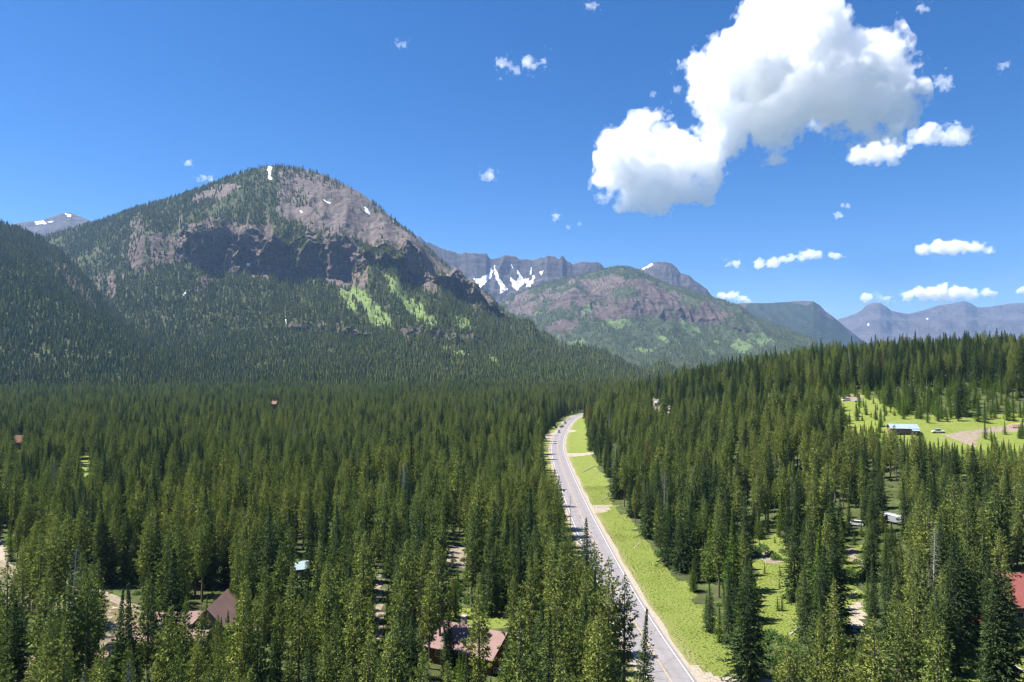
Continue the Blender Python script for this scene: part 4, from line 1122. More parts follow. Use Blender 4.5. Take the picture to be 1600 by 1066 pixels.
# ------------------------------------------------------------------ buildings
def metal_roof(name, c1, c2):
    m, nt, b = material(name, 0.75, 0.15)
    tc = obj_pos(nt)
    w = N(nt, 'ShaderNodeTexWave', wave_type='BANDS', bands_direction='X'); w.inputs['Scale'].default_value = 1.1; nt.links.new(tc, w.inputs['Vector'])
    c = ramp(nt, noise_node(nt, 0.5, 6, 0.65, tc), [(0.3, c1), (0.7, c2)])
    c = mixc(nt, ramp(nt, w.outputs['Fac'], [(0.88, (0, 0, 0)), (0.97, (0.35, 0.35, 0.35))]), c, tuple(v * 0.6 for v in c1))
    nt.links.new(c, b.inputs['Base Color']); bump(nt, b, w.outputs['Fac'], 0.25, 0.04)
    return m
def log_wall(name, c1, c2):
    m, nt, b = material(name, 0.85, 0.2)
    tc = obj_pos(nt)
    w = N(nt, 'ShaderNodeTexWave', wave_type='BANDS', bands_direction='Z'); w.inputs['Scale'].default_value = 1.05; nt.links.new(tc, w.inputs['Vector'])
    c = ramp(nt, noise_node(nt, 1.2, 6, 0.65, tc), [(0.3, c1), (0.7, c2)])
    nt.links.new(c, b.inputs['Base Color']); bump(nt, b, w.outputs['Fac'], 0.8, 0.12)
    return m
R_PINK = metal_roof('dusty_pink_metal_roof', (0.180, 0.112, 0.100), (0.235, 0.155, 0.140))
R_RED = metal_roof('red_metal_roof', (0.17, 0.055, 0.048), (0.22, 0.076, 0.066))
R_BLUE = metal_roof('pale_blue_metal_roof', (0.19, 0.245, 0.32), (0.25, 0.31, 0.38))
R_TEAL = metal_roof('pale_teal_metal_roof', (0.24, 0.33, 0.35), (0.31, 0.40, 0.41))
R_ORANGE = metal_roof('orange_brown_roof', (0.19, 0.095, 0.062), (0.24, 0.125, 0.085))
R_GREY = metal_roof('light_grey_roof', (0.24, 0.25, 0.27), (0.32, 0.33, 0.35))
W_RED = log_wall('red_brown_logs', (0.16, 0.060, 0.030), (0.25, 0.105, 0.050))
W_TAN = log_wall('tan_logs', (0.30, 0.215, 0.135), (0.42, 0.315, 0.21))
W_BROWN = log_wall('brown_boards', (0.20, 0.125, 0.075), (0.29, 0.19, 0.12))
W_GREEN = log_wall('green_boards', (0.06, 0.10, 0.075), (0.09, 0.14, 0.10))
M['frame'] = plain('window_frame_paint', (0.55, 0.52, 0.48), (0.66, 0.63, 0.60), 2, 0.6)
M['deck'] = plain('weathered_deck_wood', (0.30, 0.25, 0.20), (0.44, 0.38, 0.32), 3, 0.9)
M['stone'] = plain('chimney_stone', (0.20, 0.19, 0.18), (0.34, 0.32, 0.30), 3, 0.9)
mg, nt, b = material('window_glass', 0.06, 0.6); b.inputs['Base Color'].default_value = (0.03, 0.035, 0.04, 1)
M['glass'] = mg

def thing(name, label, cat, loc, rotz=0.0, group=None):
    e = bpy.data.objects.new(name, None); COL.objects.link(e); e.empty_display_size = 0.5
    e.location = loc; e.rotation_euler = (0, 0, rotz)
    return tag(e, label, cat, group)

def gable_block(root, cx, cy, L, Wd, eave, ridge, wm, rm, along='x', over=0.6, base=-0.8, wins=True, door=None):
    """walls with gables, two roof slopes, windows with frames"""
    T_ = (lambda a, c, z: (cx + a, cy + c, z)) if along == 'x' else (lambda a, c, z: (cx - c, cy + a, z))
    h = Wd / 2; sl = (ridge - eave) / h
    w = MB()
    v = [T_(s * L / 2, t * h, z) for s in (-1, 1) for t, z in ((-1, base), (1, base), (1, eave), (0, ridge), (-1, eave))]
    w.add(v, [(0, 1, 2, 3, 4), (9, 8, 7, 6, 5), (0, 5, 6, 1), (1, 6, 7, 2), (4, 9, 5, 0), (2, 7, 8, 3), (3, 8, 9, 4)])
    w.build('wall', wm, root)
    for sgn in (-1, 1):
        r = MB(); lo = eave - sl * over + 0.14; hi = ridge + 0.14
        a = [T_(-L / 2 - over, 0, hi), T_(L / 2 + over, 0, hi), T_(L / 2 + over, sgn * (h + over), lo), T_(-L / 2 - over, sgn * (h + over), lo)]
        if sgn > 0: a = a[::-1]
        r.slab(*a[::-1], 0.16); r.build('roof', rm, root)
    if wins:
        for sgn in (-1, 1):
            n = max(1, int(L / 4))
            for k in range(n):
                if door == (sgn, k): continue
                a0 = -L / 2 + (k + 0.5) * L / n; zc = eave * 0.55
                f = MB(); q = [T_(a0 - 0.65, sgn * (h + 0.02), zc - 0.55), T_(a0 + 0.65, sgn * (h + 0.08), zc + 0.6)]
                f.box(*sorted((q[0][0], q[1][0])), *sorted((q[0][1], q[1][1])), q[0][2], q[1][2]); fo = f.build('window', M['frame'], root)
                g = MB(); q = [T_(a0 - 0.53, sgn * (h + 0.07), zc - 0.43), T_(a0 + 0.53, sgn * (h + 0.1), zc + 0.48)]
                g.box(*sorted((q[0][0], q[1][0])), *sorted((q[0][1], q[1][1])), q[0][2], q[1][2]); g.build('pane', M['glass'], fo)
        for sgn in (-1, 1):
            g = MB(); q = [T_(sgn * (L / 2 + 0.02), -0.7, eave * 0.45), T_(sgn * (L / 2 + 0.08), 0.7, eave * 0.8)]
            g.box(*sorted((q[0][0], q[1][0])), *sorted((q[0][1], q[1][1])), q[0][2], q[1][2]); fo = g.build('window', M['frame'], root)
            g = MB(); q = [T_(sgn * (L / 2 + 0.07), -0.58, eave * 0.48), T_(sgn * (L / 2 + 0.1), 0.58, eave * 0.77)]
            g.box(*sorted((q[0][0], q[1][0])), *sorted((q[0][1], q[1][1])), q[0][2], q[1][2]); g.build('pane', M['glass'], fo)
    if door:
        sgn, k = door; n = max(1, int(L / 4)); a0 = -L / 2 + (k + 0.5) * L / n
        d = MB(); q = [T_(a0 - 0.5, sgn * (h + 0.02), 0.1), T_(a0 + 0.5, sgn * (h + 0.09), 2.15)]
        d.box(*sorted((q[0][0], q[1][0])), *sorted((q[0][1], q[1][1])), q[0][2], q[1][2]); do = d.build('door', M['deck'], root)
        kx, ky, kz = T_(a0 + 0.36, sgn * (h + 0.12), 1.05)
        d = MB(); d.box(kx - .05, kx + .05, ky - .05, ky + .05, kz - .05, kz + .05); d.build('handle', M['stone'], do)

def chimney(root, x, y, z0, z1):
    c = MB(); c.box(x - 0.45, x + 0.45, y - 0.45, y + 0.45, z0, z1); c.box(x - 0.55, x + 0.55, y - 0.55, y + 0.55, z1, z1 + 0.15); c.build('chimney', M['stone'], root)

def gz0(x, y): return float(ground_z(x, y))

# log cabin by the dirt track
e = thing('log_cabin', 'red-brown log cabin with a dusty pink metal roof and a deck at its right end', 'cabin', (-7.9, 140.3, gz0(-7.9, 140.3)), math.radians(-26.4))
gable_block(e, 0, 0, 14.2, 11.2, 3.4, 6.1, W_RED, R_PINK, over=0.75, door=(-1, 1)); chimney(e, -3, 1.5, 4, 7.2)
dk = MB(); dk.box(7.2, 10.2, -5.0, 3.0, 0.35, 0.5); do = dk.build('deck', M['deck'], e)
for y0, y1, x0, x1 in ((-5.0, -4.9, 7.2, 10.2), (-5.0, 3.0, 10.1, 10.2), (2.9, 3.0, 7.2, 10.2)):
    r = MB(); r.box(x0, x1, y0, y1, 1.28, 1.38); r.build('rail', M['deck'], do)
for xx, yy in ((7.3, -4.95), (8.7, -4.95), (10.15, -4.95), (10.15, -3), (10.15, -1), (10.15, 1), (10.15, 2.95), (8.7, 2.95), (7.3, 2.95)):
    r = MB(); r.box(xx - 0.06, xx + 0.06, yy - 0.06, yy + 0.06, -0.6, 1.28); r.build('post', M['deck'], do)

# big lodge
e = thing('lodge', 'rambling log lodge with several pink metal gables beside the brown creek', 'lodge', (-68, 146, gz0(-68, 146)), math.radians(4))
gable_block(e, -1.5, 0.5, 12.5, 12.0, 3.8, 7.2, W_TAN, R_PINK, 'x', door=(-1, 1)); chimney(e, -5, 2, 4.5, 8.6)
gable_block(e, 4.5, 3.0, 11.5, 8.0, 4.6, 8.9, W_TAN, R_PINK, 'y')
gable_block(e, -11.0, 2.0, 7.0, 6.0, 2.7, 4.4, W_TAN, R_PINK, 'x', wins=False)
gable_block(e, 11.5, 4.5, 6.0, 6.0, 2.8, 4.6, W_TAN, R_PINK, 'x', wins=False)
e2 = thing('porch_shed', 'small pink-roofed log shed in front of the lodge by the creek', 'shed', (-79.5, 138.5, gz0(-79.5, 138.5)), math.radians(-28))
gable_block(e2, 0, 0, 3.0, 5.4, 2.5, 3.6, W_TAN, R_PINK, 'x', over=0.4, wins=False, door=(-1, 0))

# small hut
q = spot(468, 902)
e = thing('forest_hut', 'tiny hut with a pale blue-green roof deep in the left forest', 'hut', (q[0], q[1], q[2]), math.radians(20))
gable_block(e, 0, 0, 4.6, 4.2, 2.9, 4.3, W_GREEN, R_TEAL, over=0.4, wins=False, door=(-1, 0))

# red-roofed house
e = thing('timber_house', 'large tan log house with a red metal roof at the right edge', 'house', (116, 150, gz0(112, 146)), math.radians(-4))
gable_block(e, 0, 0, 24, 14.5, 4.6, 9.0, W_TAN, R_RED, over=0.9, door=(-1, 2)); chimney(e, 4, 1, 6.5, 10.4)

# shed on the hillside meadow
q = spot(1416, 679)
e = thing('hillside_shed', 'brown shed with a pale blue metal roof on the hillside meadow', 'shed', (q[0], q[1] + 3, q[2]), math.radians(-14))
gable_block(e, 0, 0, 11.5, 7.5, 3.0, 4.6, W_BROWN, R_BLUE, over=0.6, door=(-1, 1))
pr = MB(); pr.slab((2.6, -3.9, 2.75), (5.9, -3.9, 2.75), (5.9, -6.4, 2.1), (2.6, -6.4, 2.1), 0.12); po = pr.build('porch_roof', R_BLUE, e)
for xx in (2.8, 5.7):
    r = MB(); r.box(xx - .08, xx + .08, -6.3, -6.14, -0.6, 2.05); r.build('post', M['deck'], po)

for (px, py, rm, wm, lab, dims, rz) in (
    (30, 702, R_ORANGE, W_BROWN, 'orange-roofed cabin among trees near the left edge', (7, 6, 5.5, 9.5), 0.3),
    (429, 641, R_ORANGE, W_BROWN, 'tiny distant orange-roofed cabin in the far left forest', (7, 6, 8.0, 11.0), -0.2),
    (1026, 634, R_GREY, W_TAN, 'pale-roofed house on the rise behind the road bend', (7, 5, 2.6, 4.0), 0.4)):
    q = spot(px, py)
    e = thing('cabin', lab, 'cabin', tuple(q), rz)
    gable_block(e, 0, 0, dims[0], dims[1], dims[2], dims[3], wm, rm, over=0.5, wins=False, door=(-1, 0))

# ------------------------------------------------------------------ vehicles
def paint(name, c, rough=0.3, metal=0.0):
    m, nt, b = material(name, rough, 0.5)
    f = noise_node(nt, 4, 4, 0.5, obj_pos(nt))
    nt.links.new(ramp(nt, f, [(0.3, tuple(v * 0.92 for v in c)), (0.7, c)]), b.inputs['Base Color'])
    b.inputs['Metallic'].default_value = metal; b.inputs['Coat Weight'].default_value = 0.4
    return m
M['tyre'] = plain('tyre_rubber', (0.015, 0.015, 0.015), (0.03, 0.03, 0.03), 8, 0.85)
M['rim'] = plain('alloy_rim', (0.35, 0.35, 0.36), (0.5, 0.5, 0.5), 8, 0.35, 0.5, 0.8)
M['lamp'] = plain('lamp_lens', (0.7, 0.7, 0.68), (0.8, 0.8, 0.78), 5, 0.15)
M['tail'] = plain('tail_lens', (0.35, 0.02, 0.02), (0.45, 0.03, 0.03), 5, 0.2)
def car(label, color, loc, heading, style='suv', group=None, cat='car', name='car'):
    """front faces local +y"""
    e = thing(name, label, cat, loc, heading, group)
    pm = paint('paint_' + '_'.join(label.split()[:2]), color)
    prof = {'suv': [(-2.3, .35), (-2.35, .8), (-2.25, 1.0), (-2.1, 1.05), (1.05, 1.05), (1.2, 1.02), (2.15, .92), (2.35, .7), (2.35, .35)],
            'sedan': [(-2.3, .32), (-2.35, .75), (-2.2, .93), (1.0, .95), (2.1, .82), (2.35, .6), (2.35, .32)],
            'pickup': [(-2.75, .45), (-2.75, 1.05), (1.3, 1.1), (2.5, 1.05), (2.7, .8), (2.7, .45)]}[style]
    roof = {'suv': [(-2.15, 1.0), (-1.95, 1.68), (-1.6, 1.75), (.3, 1.74), (.55, 1.66), (1.25, 1.0)],
            'sedan': [(-1.75, .9), (-1.1, 1.38), (-.8, 1.44), (.15, 1.42), (.35, 1.36), (1.1, .9)],
            'pickup': [(-.9, 1.05), (-.75, 1.8), (-.55, 1.87), (.55, 1.84), (.75, 1.75), (1.4, 1.05)]}[style]
    def hull(nm, pr, w0, w1, mat, par):
        mb = MB(); n = len(pr)
        zmin, zmax = min(z for _, z in pr), max(z for _, z in pr)
        wz = [w0 + (w1 - w0) * (z - zmin) / (zmax - zmin) for _, z in pr]
        mb.add([(-w, y, z) for (y, z), w in zip(pr, wz)] + [(w, y, z) for (y, z), w in zip(pr, wz)], [tuple(range(n)), tuple(range(n, 2 * n))[::-1]] + [(i, i + n, (i + 1) % n + n, (i + 1) % n) for i in range(n)])
        o = mb.build(nm, mat, par)
        bv = o.modifiers.new('soft', 'BEVEL'); bv.width = 0.07; bv.segments = 2
        return o
    hull('body', prof, 0.92, 0.88, pm, e)
    gl = hull('greenhouse', roof, 0.86, 0.66, M['glass'], e)
    y0, y1 = roof[1][0] + 0.12, roof[-2][0] - 0.1
    zr = max(z for _, z in roof)
    r = MB(); r.box(-0.63, 0.63, y0, y1, zr - 0.03, zr + 0.035); r.build('roof_panel', pm, gl)
    ax = (1.42, -1.38) if style != 'pickup' else (1.75, -1.6)
    for yy in ax:
        for sx in (-1, 1):
            w = MB(); w.tube((sx * 0.72, yy, 0.36), (sx * 0.95, yy, 0.36), 0.36, 0.36, 14); wo = w.build('wheel', M['tyre'], e)
            w = MB(); w.tube((sx * 0.93, yy, 0.36), (sx * 0.962, yy, 0.36), 0.22, 0.2, 10); w.build('rim', M['rim'], wo)
    yf, yb = prof[-2][0], prof[1][0]
    for sx in (-1, 1):
        w = MB(); w.box(sx * 0.72 - 0.16, sx * 0.72 + 0.16, yf - 0.16, yf + 0.012, 0.66, 0.80); w.build('headlight', M['lamp'], e)
        w = MB(); w.box(sx * 0.74 - 0.12, sx * 0.74 + 0.12, yb - 0.03, yb + 0.1, 0.74, 0.95); w.build('tail_light', M['tail'], e)
    return e
def road_spot(px, py, side):
    q = spot(px, py)[:2]; i = int(np.argmin(np.hypot(*(ROADC - q).T)))
    t = ROADC[min(i + 3, len(ROADC) - 1)] - ROADC[i - 3]; t /= np.linalg.norm(t)
    p_ = ROADC[i] + np.array([t[1], -t[0]]) * side
    return (p_[0], p_[1], gz0(*p_) + 0.065), math.atan2(-t[0], t[1])
for (px, py, col, st, lab) in ((863, 694, (0.55, 0.55, 0.56), 'suv', 'white car, first of three coming round the far bend'), (870, 676, (0.30, 0.10, 0.08), 'suv', 'dark red car, middle of three on the far bend'), (880, 662, (0.05, 0.055, 0.06), 'pickup', 'black pickup, last of three on the far bend')):
    l, hd = road_spot(px, py, -2.1)
    car(lab, col, l, hd + math.pi, st, 'cars on the road')
for (px, py, col, st, rz, lab) in ((1337, 822, (0.55, 0.55, 0.56), 'suv', 1.0, 'white car parked under the pines above the small clearing'), (1516, 976, (0.45, 0.02, 0.035), 'pickup', 1.2, 'red pickup parked in shade beside the red-roofed house'),
                                   (1466, 677, (0.72, 0.74, 0.76), 'pickup', 1.4, 'white pickup parked right of the blue-roofed shed'), (1322, 627, (0.70, 0.70, 0.70), 'suv', 1.5, 'pale car parked at the top of the hillside meadow'),
                                   (1341, 628, (0.6, 0.62, 0.66), 'sedan', 1.3, 'silver car parked beside a pale car on the hilltop'), (1034, 645, (0.55, 0.55, 0.55), 'pickup', 1.2, 'white pickup in the yard behind the road bend'), (1047, 646, (0.55, 0.55, 0.55), 'suv', 0.6, 'white car among trees right of the yard pickup')):
    q = spot(px, py)
    car(lab, col, (q[0], q[1], q[2] + 0.12), rz, st, 'parked vehicles')
# silver travel trailer
q = spot(1396, 818)
e = thing('travel_trailer', 'silver-white travel trailer half hidden behind pines', 'trailer', (q[0], q[1], q[2] + 0.1), 0.5)
MT = paint('trailer_skin', (0.40, 0.42, 0.46), 0.35, 0.2)
t_ = MB(); t_.prism([(-1.2, .5), (1.2, .5), (1.2, 2.6), (1.0, 2.95), (-1.0, 2.95), (-1.2, 2.6)], -3.6, 3.6); o = t_.build('body', MT, e); bv = o.modifiers.new('soft', 'BEVEL'); bv.width = 0.18; bv.segments = 3
for sx in (-1, 1):
    for yy in (-0.5, 0.45):
        w = MB(); w.tube((sx * 1.0, yy, 0.36), (sx * 1.22, yy, 0.36), 0.36, 0.36, 12); w.build('wheel', M['tyre'], e)
    for yy in (-2.2, 1.6):
        w = MB(); w.box(*sorted((sx * 1.19, sx * 1.225)), yy - 0.5, yy + 0.5, 1.5, 2.15); w.build('window', M['glass'], e)
w = MB(); w.tube((0, 3.6, .5), (0, 4.9, .5), .06, .06, 6); w.build('hitch', M['rim'], e)

# ------------------------------------------------------------------ logs
def log(label, a, b_, r, group='fallen logs'):
    A, B = spot(*a), spot(*b_)
    mid = (A + B) / 2; L = np.linalg.norm((B - A)[:2]); n = 8
    mb = MB(); rr = np.random.default_rng(int(a[0] * 7 + a[1]))
    for k in range(n):
        y0, y1 = -L / 2 + L * k / n, -L / 2 + L * (k + 1) / n
        mb.tube((rr.normal() * 0.03, y0, r * 0.8), (rr.normal() * 0.03, y1, r * 0.8), r * (1 - 0.05 * k), r * (1 - 0.05 * (k + 1)), 8)
    for k in range(4):
        yy = rr.uniform(-L / 2, L / 2); mb.tube((0, yy, r), (rr.normal() * 0.6, yy + 0.3, r + rr.uniform(0.3, 0.8)), 0.05, 0.02, 5)
    o = mb.build('fallen_log', M['deadwood'])
    dz = B[2] - A[2]
    o.location = mid; o.rotation_euler = (math.atan2(dz, L), 0, math.atan2(-(B - A)[0], (B - A)[1]))
    return tag(o, label, 'log', group)
log('long pale fallen log lying across the upper verge', (909, 739), (931, 728), 0.22)
log('short broken log on the verge below the gravel driveway', (926, 743), (938, 735), 0.2)
log('thin fallen log at the forest edge by the gravel turnout', (940, 783), (957, 772), 0.2)
log('bleached log lying at the lower edge of the small clearing', (1234, 994), (1250, 981), 0.24)
log('grey log beside the gravel driveway under the pines', (1322, 936), (1340, 925), 0.25)
log('dead pole lying in the middle of the verge', (990, 858), (1000, 848), 0.15)
log('pale fallen trunk in the shaded meadow at the bottom right corner', (1574, 1036), (1604, 1052), 0.2)
q = spot(1595, 668)
e = thing('log_pile', 'stack of peeled pinkish logs at the right end of the hillside yard', 'log pile', tuple(q), 0.05)
mpl = plain('peeled_logs', (0.42, 0.29, 0.20), (0.56, 0.42, 0.32), 2, 0.85)
for row_, n_ in enumerate((7, 6, 5, 4)):
    for k in range(n_):
        w = MB(); yy = (k - (n_ - 1) / 2) * 0.46; w.tube((-5.5 + random.random(), yy, 0.25 + row_ * 0.4), (5.5 + random.random(), yy, 0.25 + row_ * 0.4), 0.23, 0.2, 8); w.build('log', mpl, e)

# ------------------------------------------------------------------ clouds
def surface_nets(f, org, h):
    """closed surface of f > 0 on a regular grid"""
    f = f.astype(np.float32); I = f > 0
    n0, n1, n2 = f.shape
    cell = np.zeros((n0 - 1, n1 - 1, n2 - 1), np.int8)
    cor = [(a, b_, c) for a in (0, 1) for b_ in (0, 1) for c in (0, 1)]
    sl = lambda A, q: A[q[0]:q[0] + n0 - 1, q[1]:q[1] + n1 - 1, q[2]:q[2] + n2 - 1]
    for q in cor: cell += sl(I, q)
    act = np.nonzero((cell > 0) & (cell < 8))
    ids = np.full(cell.shape, -1, np.int32); ids[act] = np.arange(len(act[0]))
    C = np.stack(act, 1)
    acc = np.zeros((len(C), 3)); cnt = np.zeros(len(C))
    vals = {q: f[C[:, 0] + q[0], C[:, 1] + q[1], C[:, 2] + q[2]] for q in cor}
    for q in cor:
        for ax in range(3):
            if q[ax]: continue
            p_ = list(q); p_[ax] = 1; p_ = tuple(p_)
            a, b_ = vals[q], vals[p_]
            cr = (a > 0) != (b_ > 0)
            t = np.where(cr, a / np.where(cr, a - b_, 1), 0)
            pos = np.repeat(np.array(q, float)[None], len(C), 0); pos[:, ax] += t
            acc[cr] += pos[cr]; cnt[cr] += 1
    V = (C + acc / cnt[:, None]) * h + org
    Q = []
    for ax in range(3):
        o1, o2 = [(1, 2), (2, 0), (0, 1)][ax]
        A = np.take(I, range(f.shape[ax] - 1), ax); B = np.take(I, range(1, f.shape[ax]), ax)
        e = np.stack(np.nonzero(A != B), 1)
        ok = (e[:, o1] > 0) & (e[:, o2] > 0) & (e[:, o1] < f.shape[o1] - 1) & (e[:, o2] < f.shape[o2] - 1)
        e = e[ok]
        flip = A[e[:, 0], e[:, 1], e[:, 2]]
        def cid(d1, d2):
            g = e.copy(); g[:, o1] += d1; g[:, o2] += d2
            return ids[g[:, 0], g[:, 1], g[:, 2]]
        q4 = np.stack([cid(-1, -1), cid(0, -1), cid(0, 0), cid(-1, 0)], 1)
        q4[~flip] = q4[~flip][:, ::-1]
        Q.append(q4)
    return V, np.vstack(Q)
def cloud_material(name, density):
    m = bpy.data.materials.new(name); m.use_nodes = True
    nt = m.node_tree; nt.nodes.clear()
    out = N(nt, 'ShaderNodeOutputMaterial'); v = N(nt, 'ShaderNodeVolumeScatter')
    v.inputs['Color'].default_value = (1, 1, 1, 1); v.inputs['Density'].default_value = density; v.inputs['Anisotropy'].default_value = 0.0
    nt.links.new(v.outputs[0], out.inputs['Volume'])
    return m
CLOUD_MAT = cloud_material('cloud_vapour', 0.0042)
FRINGE_MAT = cloud_material('cloud_fringe_vapour', 0.0022)
WISP_MAT = cloud_material('thin_cloud_vapour', 0.0026)
def cloud(label, puffs, dist, vox, mat, seed, rough=1.0, torn=None, flat=0.95):
    """puffs: (photo x, photo y, radius in photo pixels); the cloud hangs at its distance"""
    r = np.random.default_rng(seed); k = dist / FPX
    S_ = np.array([list(pt(px, py, dist + r.normal() * rad * k * 0.4)) + [rad * k] for px, py, rad in puffs])
    big = S_[:, 3].max()
    lo = (S_[:, :3] - S_[:, 3:] * 1.45 - 4 * vox).min(0); hi = (S_[:, :3] + S_[:, 3:] * 1.45 + 4 * vox).max(0)
    sh = np.ceil((hi - lo) / vox).astype(int) + 1
    f = np.full(sh, -big, np.float32)
    ax = [lo[a] + np.arange(sh[a]) * vox for a in range(3)]
    for cx, cy, cz, rad in S_:
        a = [np.searchsorted(ax[q], c - rad * 1.5) for q, c in enumerate((cx, cy, cz))]; b_ = [np.searchsorted(ax[q], c + rad * 1.5) for q, c in enumerate((cx, cy, cz))]
        X, Y, Z = [ax[q][a[q]:b_[q]] for q in range(3)]
        d = rad - np.sqrt((X[:, None, None] - cx) ** 2 + ((Y[None, :, None] - cy) / 0.9) ** 2 + ((Z[None, None, :] - cz) / flat) ** 2)
        v = f[a[0]:b_[0], a[1]:b_[1], a[2]:b_[2]]; np.maximum(v, d, out=v)
    A = np.minimum(big, 470) * 0.66 * rough
    m_ = np.nonzero(np.abs(f) < A * 1.05)
    P_ = np.stack([ax[q][m_[q]] for q in range(3)], 1)
    L = np.minimum(big, 480) * 0.95
    n_ = fbm(P_[:, 0] / L, P_[:, 1] / L, P_[:, 2] / L, 6, seed, 0.66) * 2.1
    bl = 0.5 - np.abs(fbm(P_[:, 0] / L / 0.8, P_[:, 1] / L / 0.8, P_[:, 2] / L / 0.8, 3, seed + 8, 0.55)) * 2.4
    w = np.full(len(P_), 1.0) if torn is None else torn(P_, pix(P_))
    f[m_] += A * (n_ * (0.55 + 0.5 * w) + bl * 0.35 - 0.12 - 0.25 * (w - 1))
    for q in range(3):
        for e_ in (0, -1):
            ix = [slice(None)] * 3; ix[q] = e_; f[tuple(ix)] = -1
    g_ = f.copy()
    hf = fbm(P_[:, 0] / L * 4.3, P_[:, 1] / L * 4.3, P_[:, 2] / L * 4.3, 4, seed + 31, 0.7)
    g_[m_] += A * (0.20 * w + 0.42 * hf)
    for q in range(3):
        for e_ in (0, -1):
            ix = [slice(None)] * 3; ix[q] = e_; g_[tuple(ix)] = -1
    V, Q = surface_nets(f, lo, vox)
    cen = V.mean(0)
    o = obj('cloud', mesh_from('cloud', V - cen, Q, [mat], True), None, Vector(cen))
    V2, Q2 = surface_nets(g_, lo, vox)
    obj('fringe', mesh_from('fringe', V2 - cen, Q2, [FRINGE_MAT], True), o)
    return tag(o, label, 'cloud', 'clouds in the blue sky')
BIG = [(1230, 60, 62), (1170, 95, 60), (1120, 125, 48), (1095, 120, 30), (1290, 60, 52), (1330, 90, 55), (1360, 120, 48), (1375, 160, 42), (1330, 170, 50), (1270, 130, 70), (1210, 150, 66), (1160, 170, 45), (1215, 192, 34), (1150, 200, 38), (1185, 208, 32), (1235, 195, 24), (1128, 205, 30),
       (1310, 195, 32), (1350, 200, 28), (1395, 190, 22), (1400, 140, 22), (1205, 25, 40), (1250, 20, 38), (1120, 215, 26), (1090, 220, 28), (1060, 235, 36), (1020, 230, 42), (985, 250, 40), (1000, 286, 32), (1050, 266, 38), (1090, 250, 34), (960, 280, 26), (970, 308, 18), (1030, 305, 22), (1070, 300, 20), (1100, 308, 10), (960, 255, 24), (1005, 205, 20)]
def torn_right(P_, q): return 0.85 + 1.5 * sstep(1250, 1340, q[0]) + 0.5 * sstep(210, 250, q[1]) * sstep(1150, 1200, q[0])
cloud('huge white cumulus cloud towering over the right half of the sky', BIG, 10500, 19, CLOUD_MAT, 3, 1.0, torn_right)
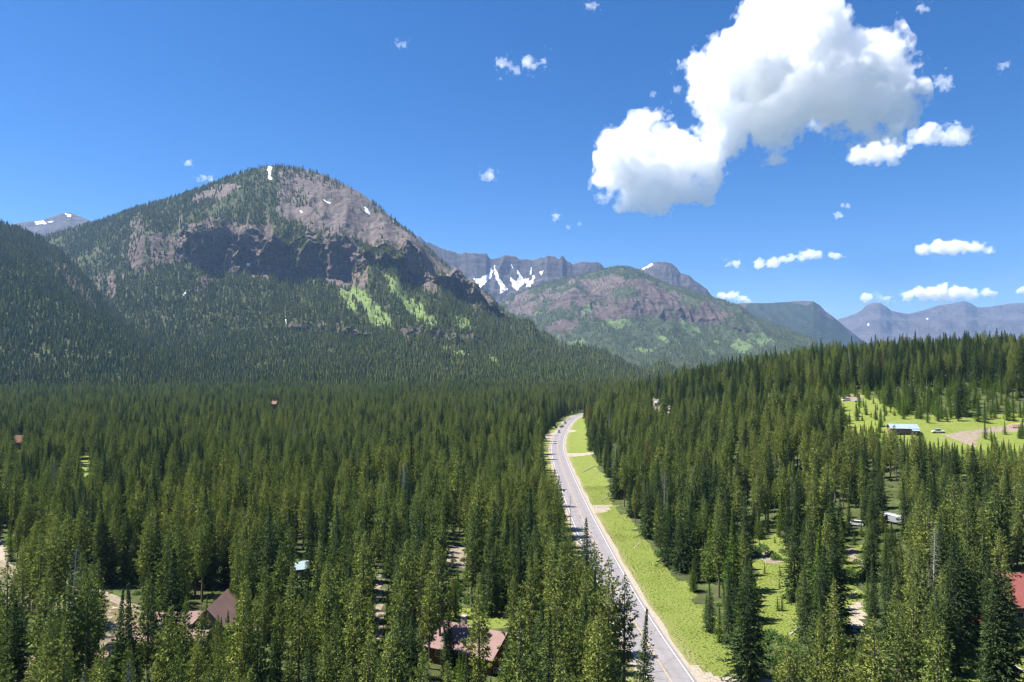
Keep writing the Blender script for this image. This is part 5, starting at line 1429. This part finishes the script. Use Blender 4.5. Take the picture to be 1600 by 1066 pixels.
SMALL = [
    ('flattish white cloud just below the right side of the huge cumulus', [(1345, 245, 14), (1370, 240, 18), (1395, 238, 15), (1412, 232, 9), (1385, 225, 10)], 9000, 12, 0),
    ('ragged white cloud right of the huge cumulus', [(1440, 215, 13), (1462, 212, 15), (1485, 210, 15), (1505, 212, 12), (1455, 202, 8)], 9000, 12, 0),
    ('small puff high above the ragged cloud on the right', [(1468, 128, 8), (1476, 133, 9), (1482, 126, 5)], 9000, 9, 1),
    ('small torn puff left of the huge cumulus', [(1030, 176, 7), (1040, 182, 6)], 9000, 8, 1),
    ('tiny wisp above a torn puff left of the cumulus', [(1021, 147, 4)], 9000, 6, 1),
    ('thin torn cloud high above the valley in the middle', [(785, 98, 7), (797, 104, 6), (808, 110, 5), (824, 96, 9), (834, 102, 6), (850, 98, 5)], 9000, 10, 1),
    ('faint wisp above the saddle right of the big peak', [(766, 274, 7), (757, 277, 4)], 11000, 9, 1),
    ('tiny white puff above the snowy cirque', [(869, 337, 6)], 12000, 9, 1),
    ('faint speck of cloud beside a tiny puff above the cirque', [(888, 355, 3), (905, 350, 3)], 12000, 8, 1),
    ('long low white cloud above the middle mountain', [(1190, 413, 10), (1210, 409, 11), (1232, 405, 11), (1252, 402, 9), (1265, 397, 9), (1275, 398, 6)], 16000, 18, 0),
    ('little oval cloud right of the long low cloud', [(1298, 399, 6), (1308, 400, 7), (1317, 401, 4)], 16000, 14, 0),
    ('faint wisp left of the long low cloud', [(1150, 412, 7), (1138, 415, 4)], 16000, 14, 1),
    ('lens-shaped white cloud low at the right', [(1445, 391, 10), (1465, 387, 13), (1488, 385, 14), (1510, 386, 13), (1530, 388, 9), (1545, 390, 5)], 16000, 18, 0),
    ('broad white cloud resting on the far right range', [(1355, 463, 8), (1375, 466, 8), (1395, 467, 7), (1420, 464, 10), (1445, 459, 14), (1470, 457, 15), (1495, 458, 14), (1520, 461, 11), (1545, 459, 8)], 24000, 26, 0),
    ('small cloud at the right edge above the far range', [(1592, 455, 7), (1604, 454, 8)], 24000, 22, 0),
    ('white cloud peeping over the ridge of the middle mountain', [(1130, 463, 7), (1145, 462, 9), (1160, 467, 8), (1170, 472, 6)], 24000, 24, 0),
    ('small thin puff above the left shoulder of the big peak', [(318, 279, 5), (328, 278, 4), (311, 281, 3)], 11000, 8, 1),
    ('tiny puff higher above the left shoulder of the big peak', [(295, 255, 5)], 11000, 8, 1),
    ('faint wisp at the upper left', [(622, 69, 5), (632, 71, 4)], 9000, 8, 1),
    ('wisp at the top edge left of the cumulus', [(922, 7, 6), (931, 9, 4)], 8500, 8, 1),
    ('small puff at the top edge right of the cumulus', [(1440, 14, 6), (1447, 16, 4)], 8500, 8, 1),
    ('faint wisp near the upper right corner', [(1566, 104, 5), (1574, 101, 4)], 8500, 8, 1),
    ('tiny puff under the right end of the cumulus', [(1310, 337, 5)], 12000, 9, 1),
    ('tiny wisp above a puff under the cumulus', [(1319, 321, 4), (1325, 322, 3)], 12000, 8, 1),
]
for n_, (lab, puffs, dist, vox, thin_) in enumerate(SMALL):
    cloud(lab, puffs, dist, vox, WISP_MAT if thin_ else CLOUD_MAT, 40 + n_, 1.5 if thin_ else 1.0, None, 0.7 if dist > 12500 else 0.95)

# ------------------------------------------------------------------ haze
hz = MB(); hz.box(-24600, 24600, -3600, 24600, -60, 1720)
m = bpy.data.materials.new('air_haze'); m.use_nodes = True; nt = m.node_tree; nt.nodes.clear()
out = N(nt, 'ShaderNodeOutputMaterial'); v = N(nt, 'ShaderNodeVolumePrincipled')
v.inputs['Color'].default_value = (0.36, 0.59, 1.0, 1); v.inputs['Density'].default_value = 3.5e-5; v.inputs['Anisotropy'].default_value = 0.2
nt.links.new(v.outputs[0], out.inputs['Volume'])
tag(hz.build('haze', m), 'thin blue summer haze filling the valley air', None, None, 'stuff')
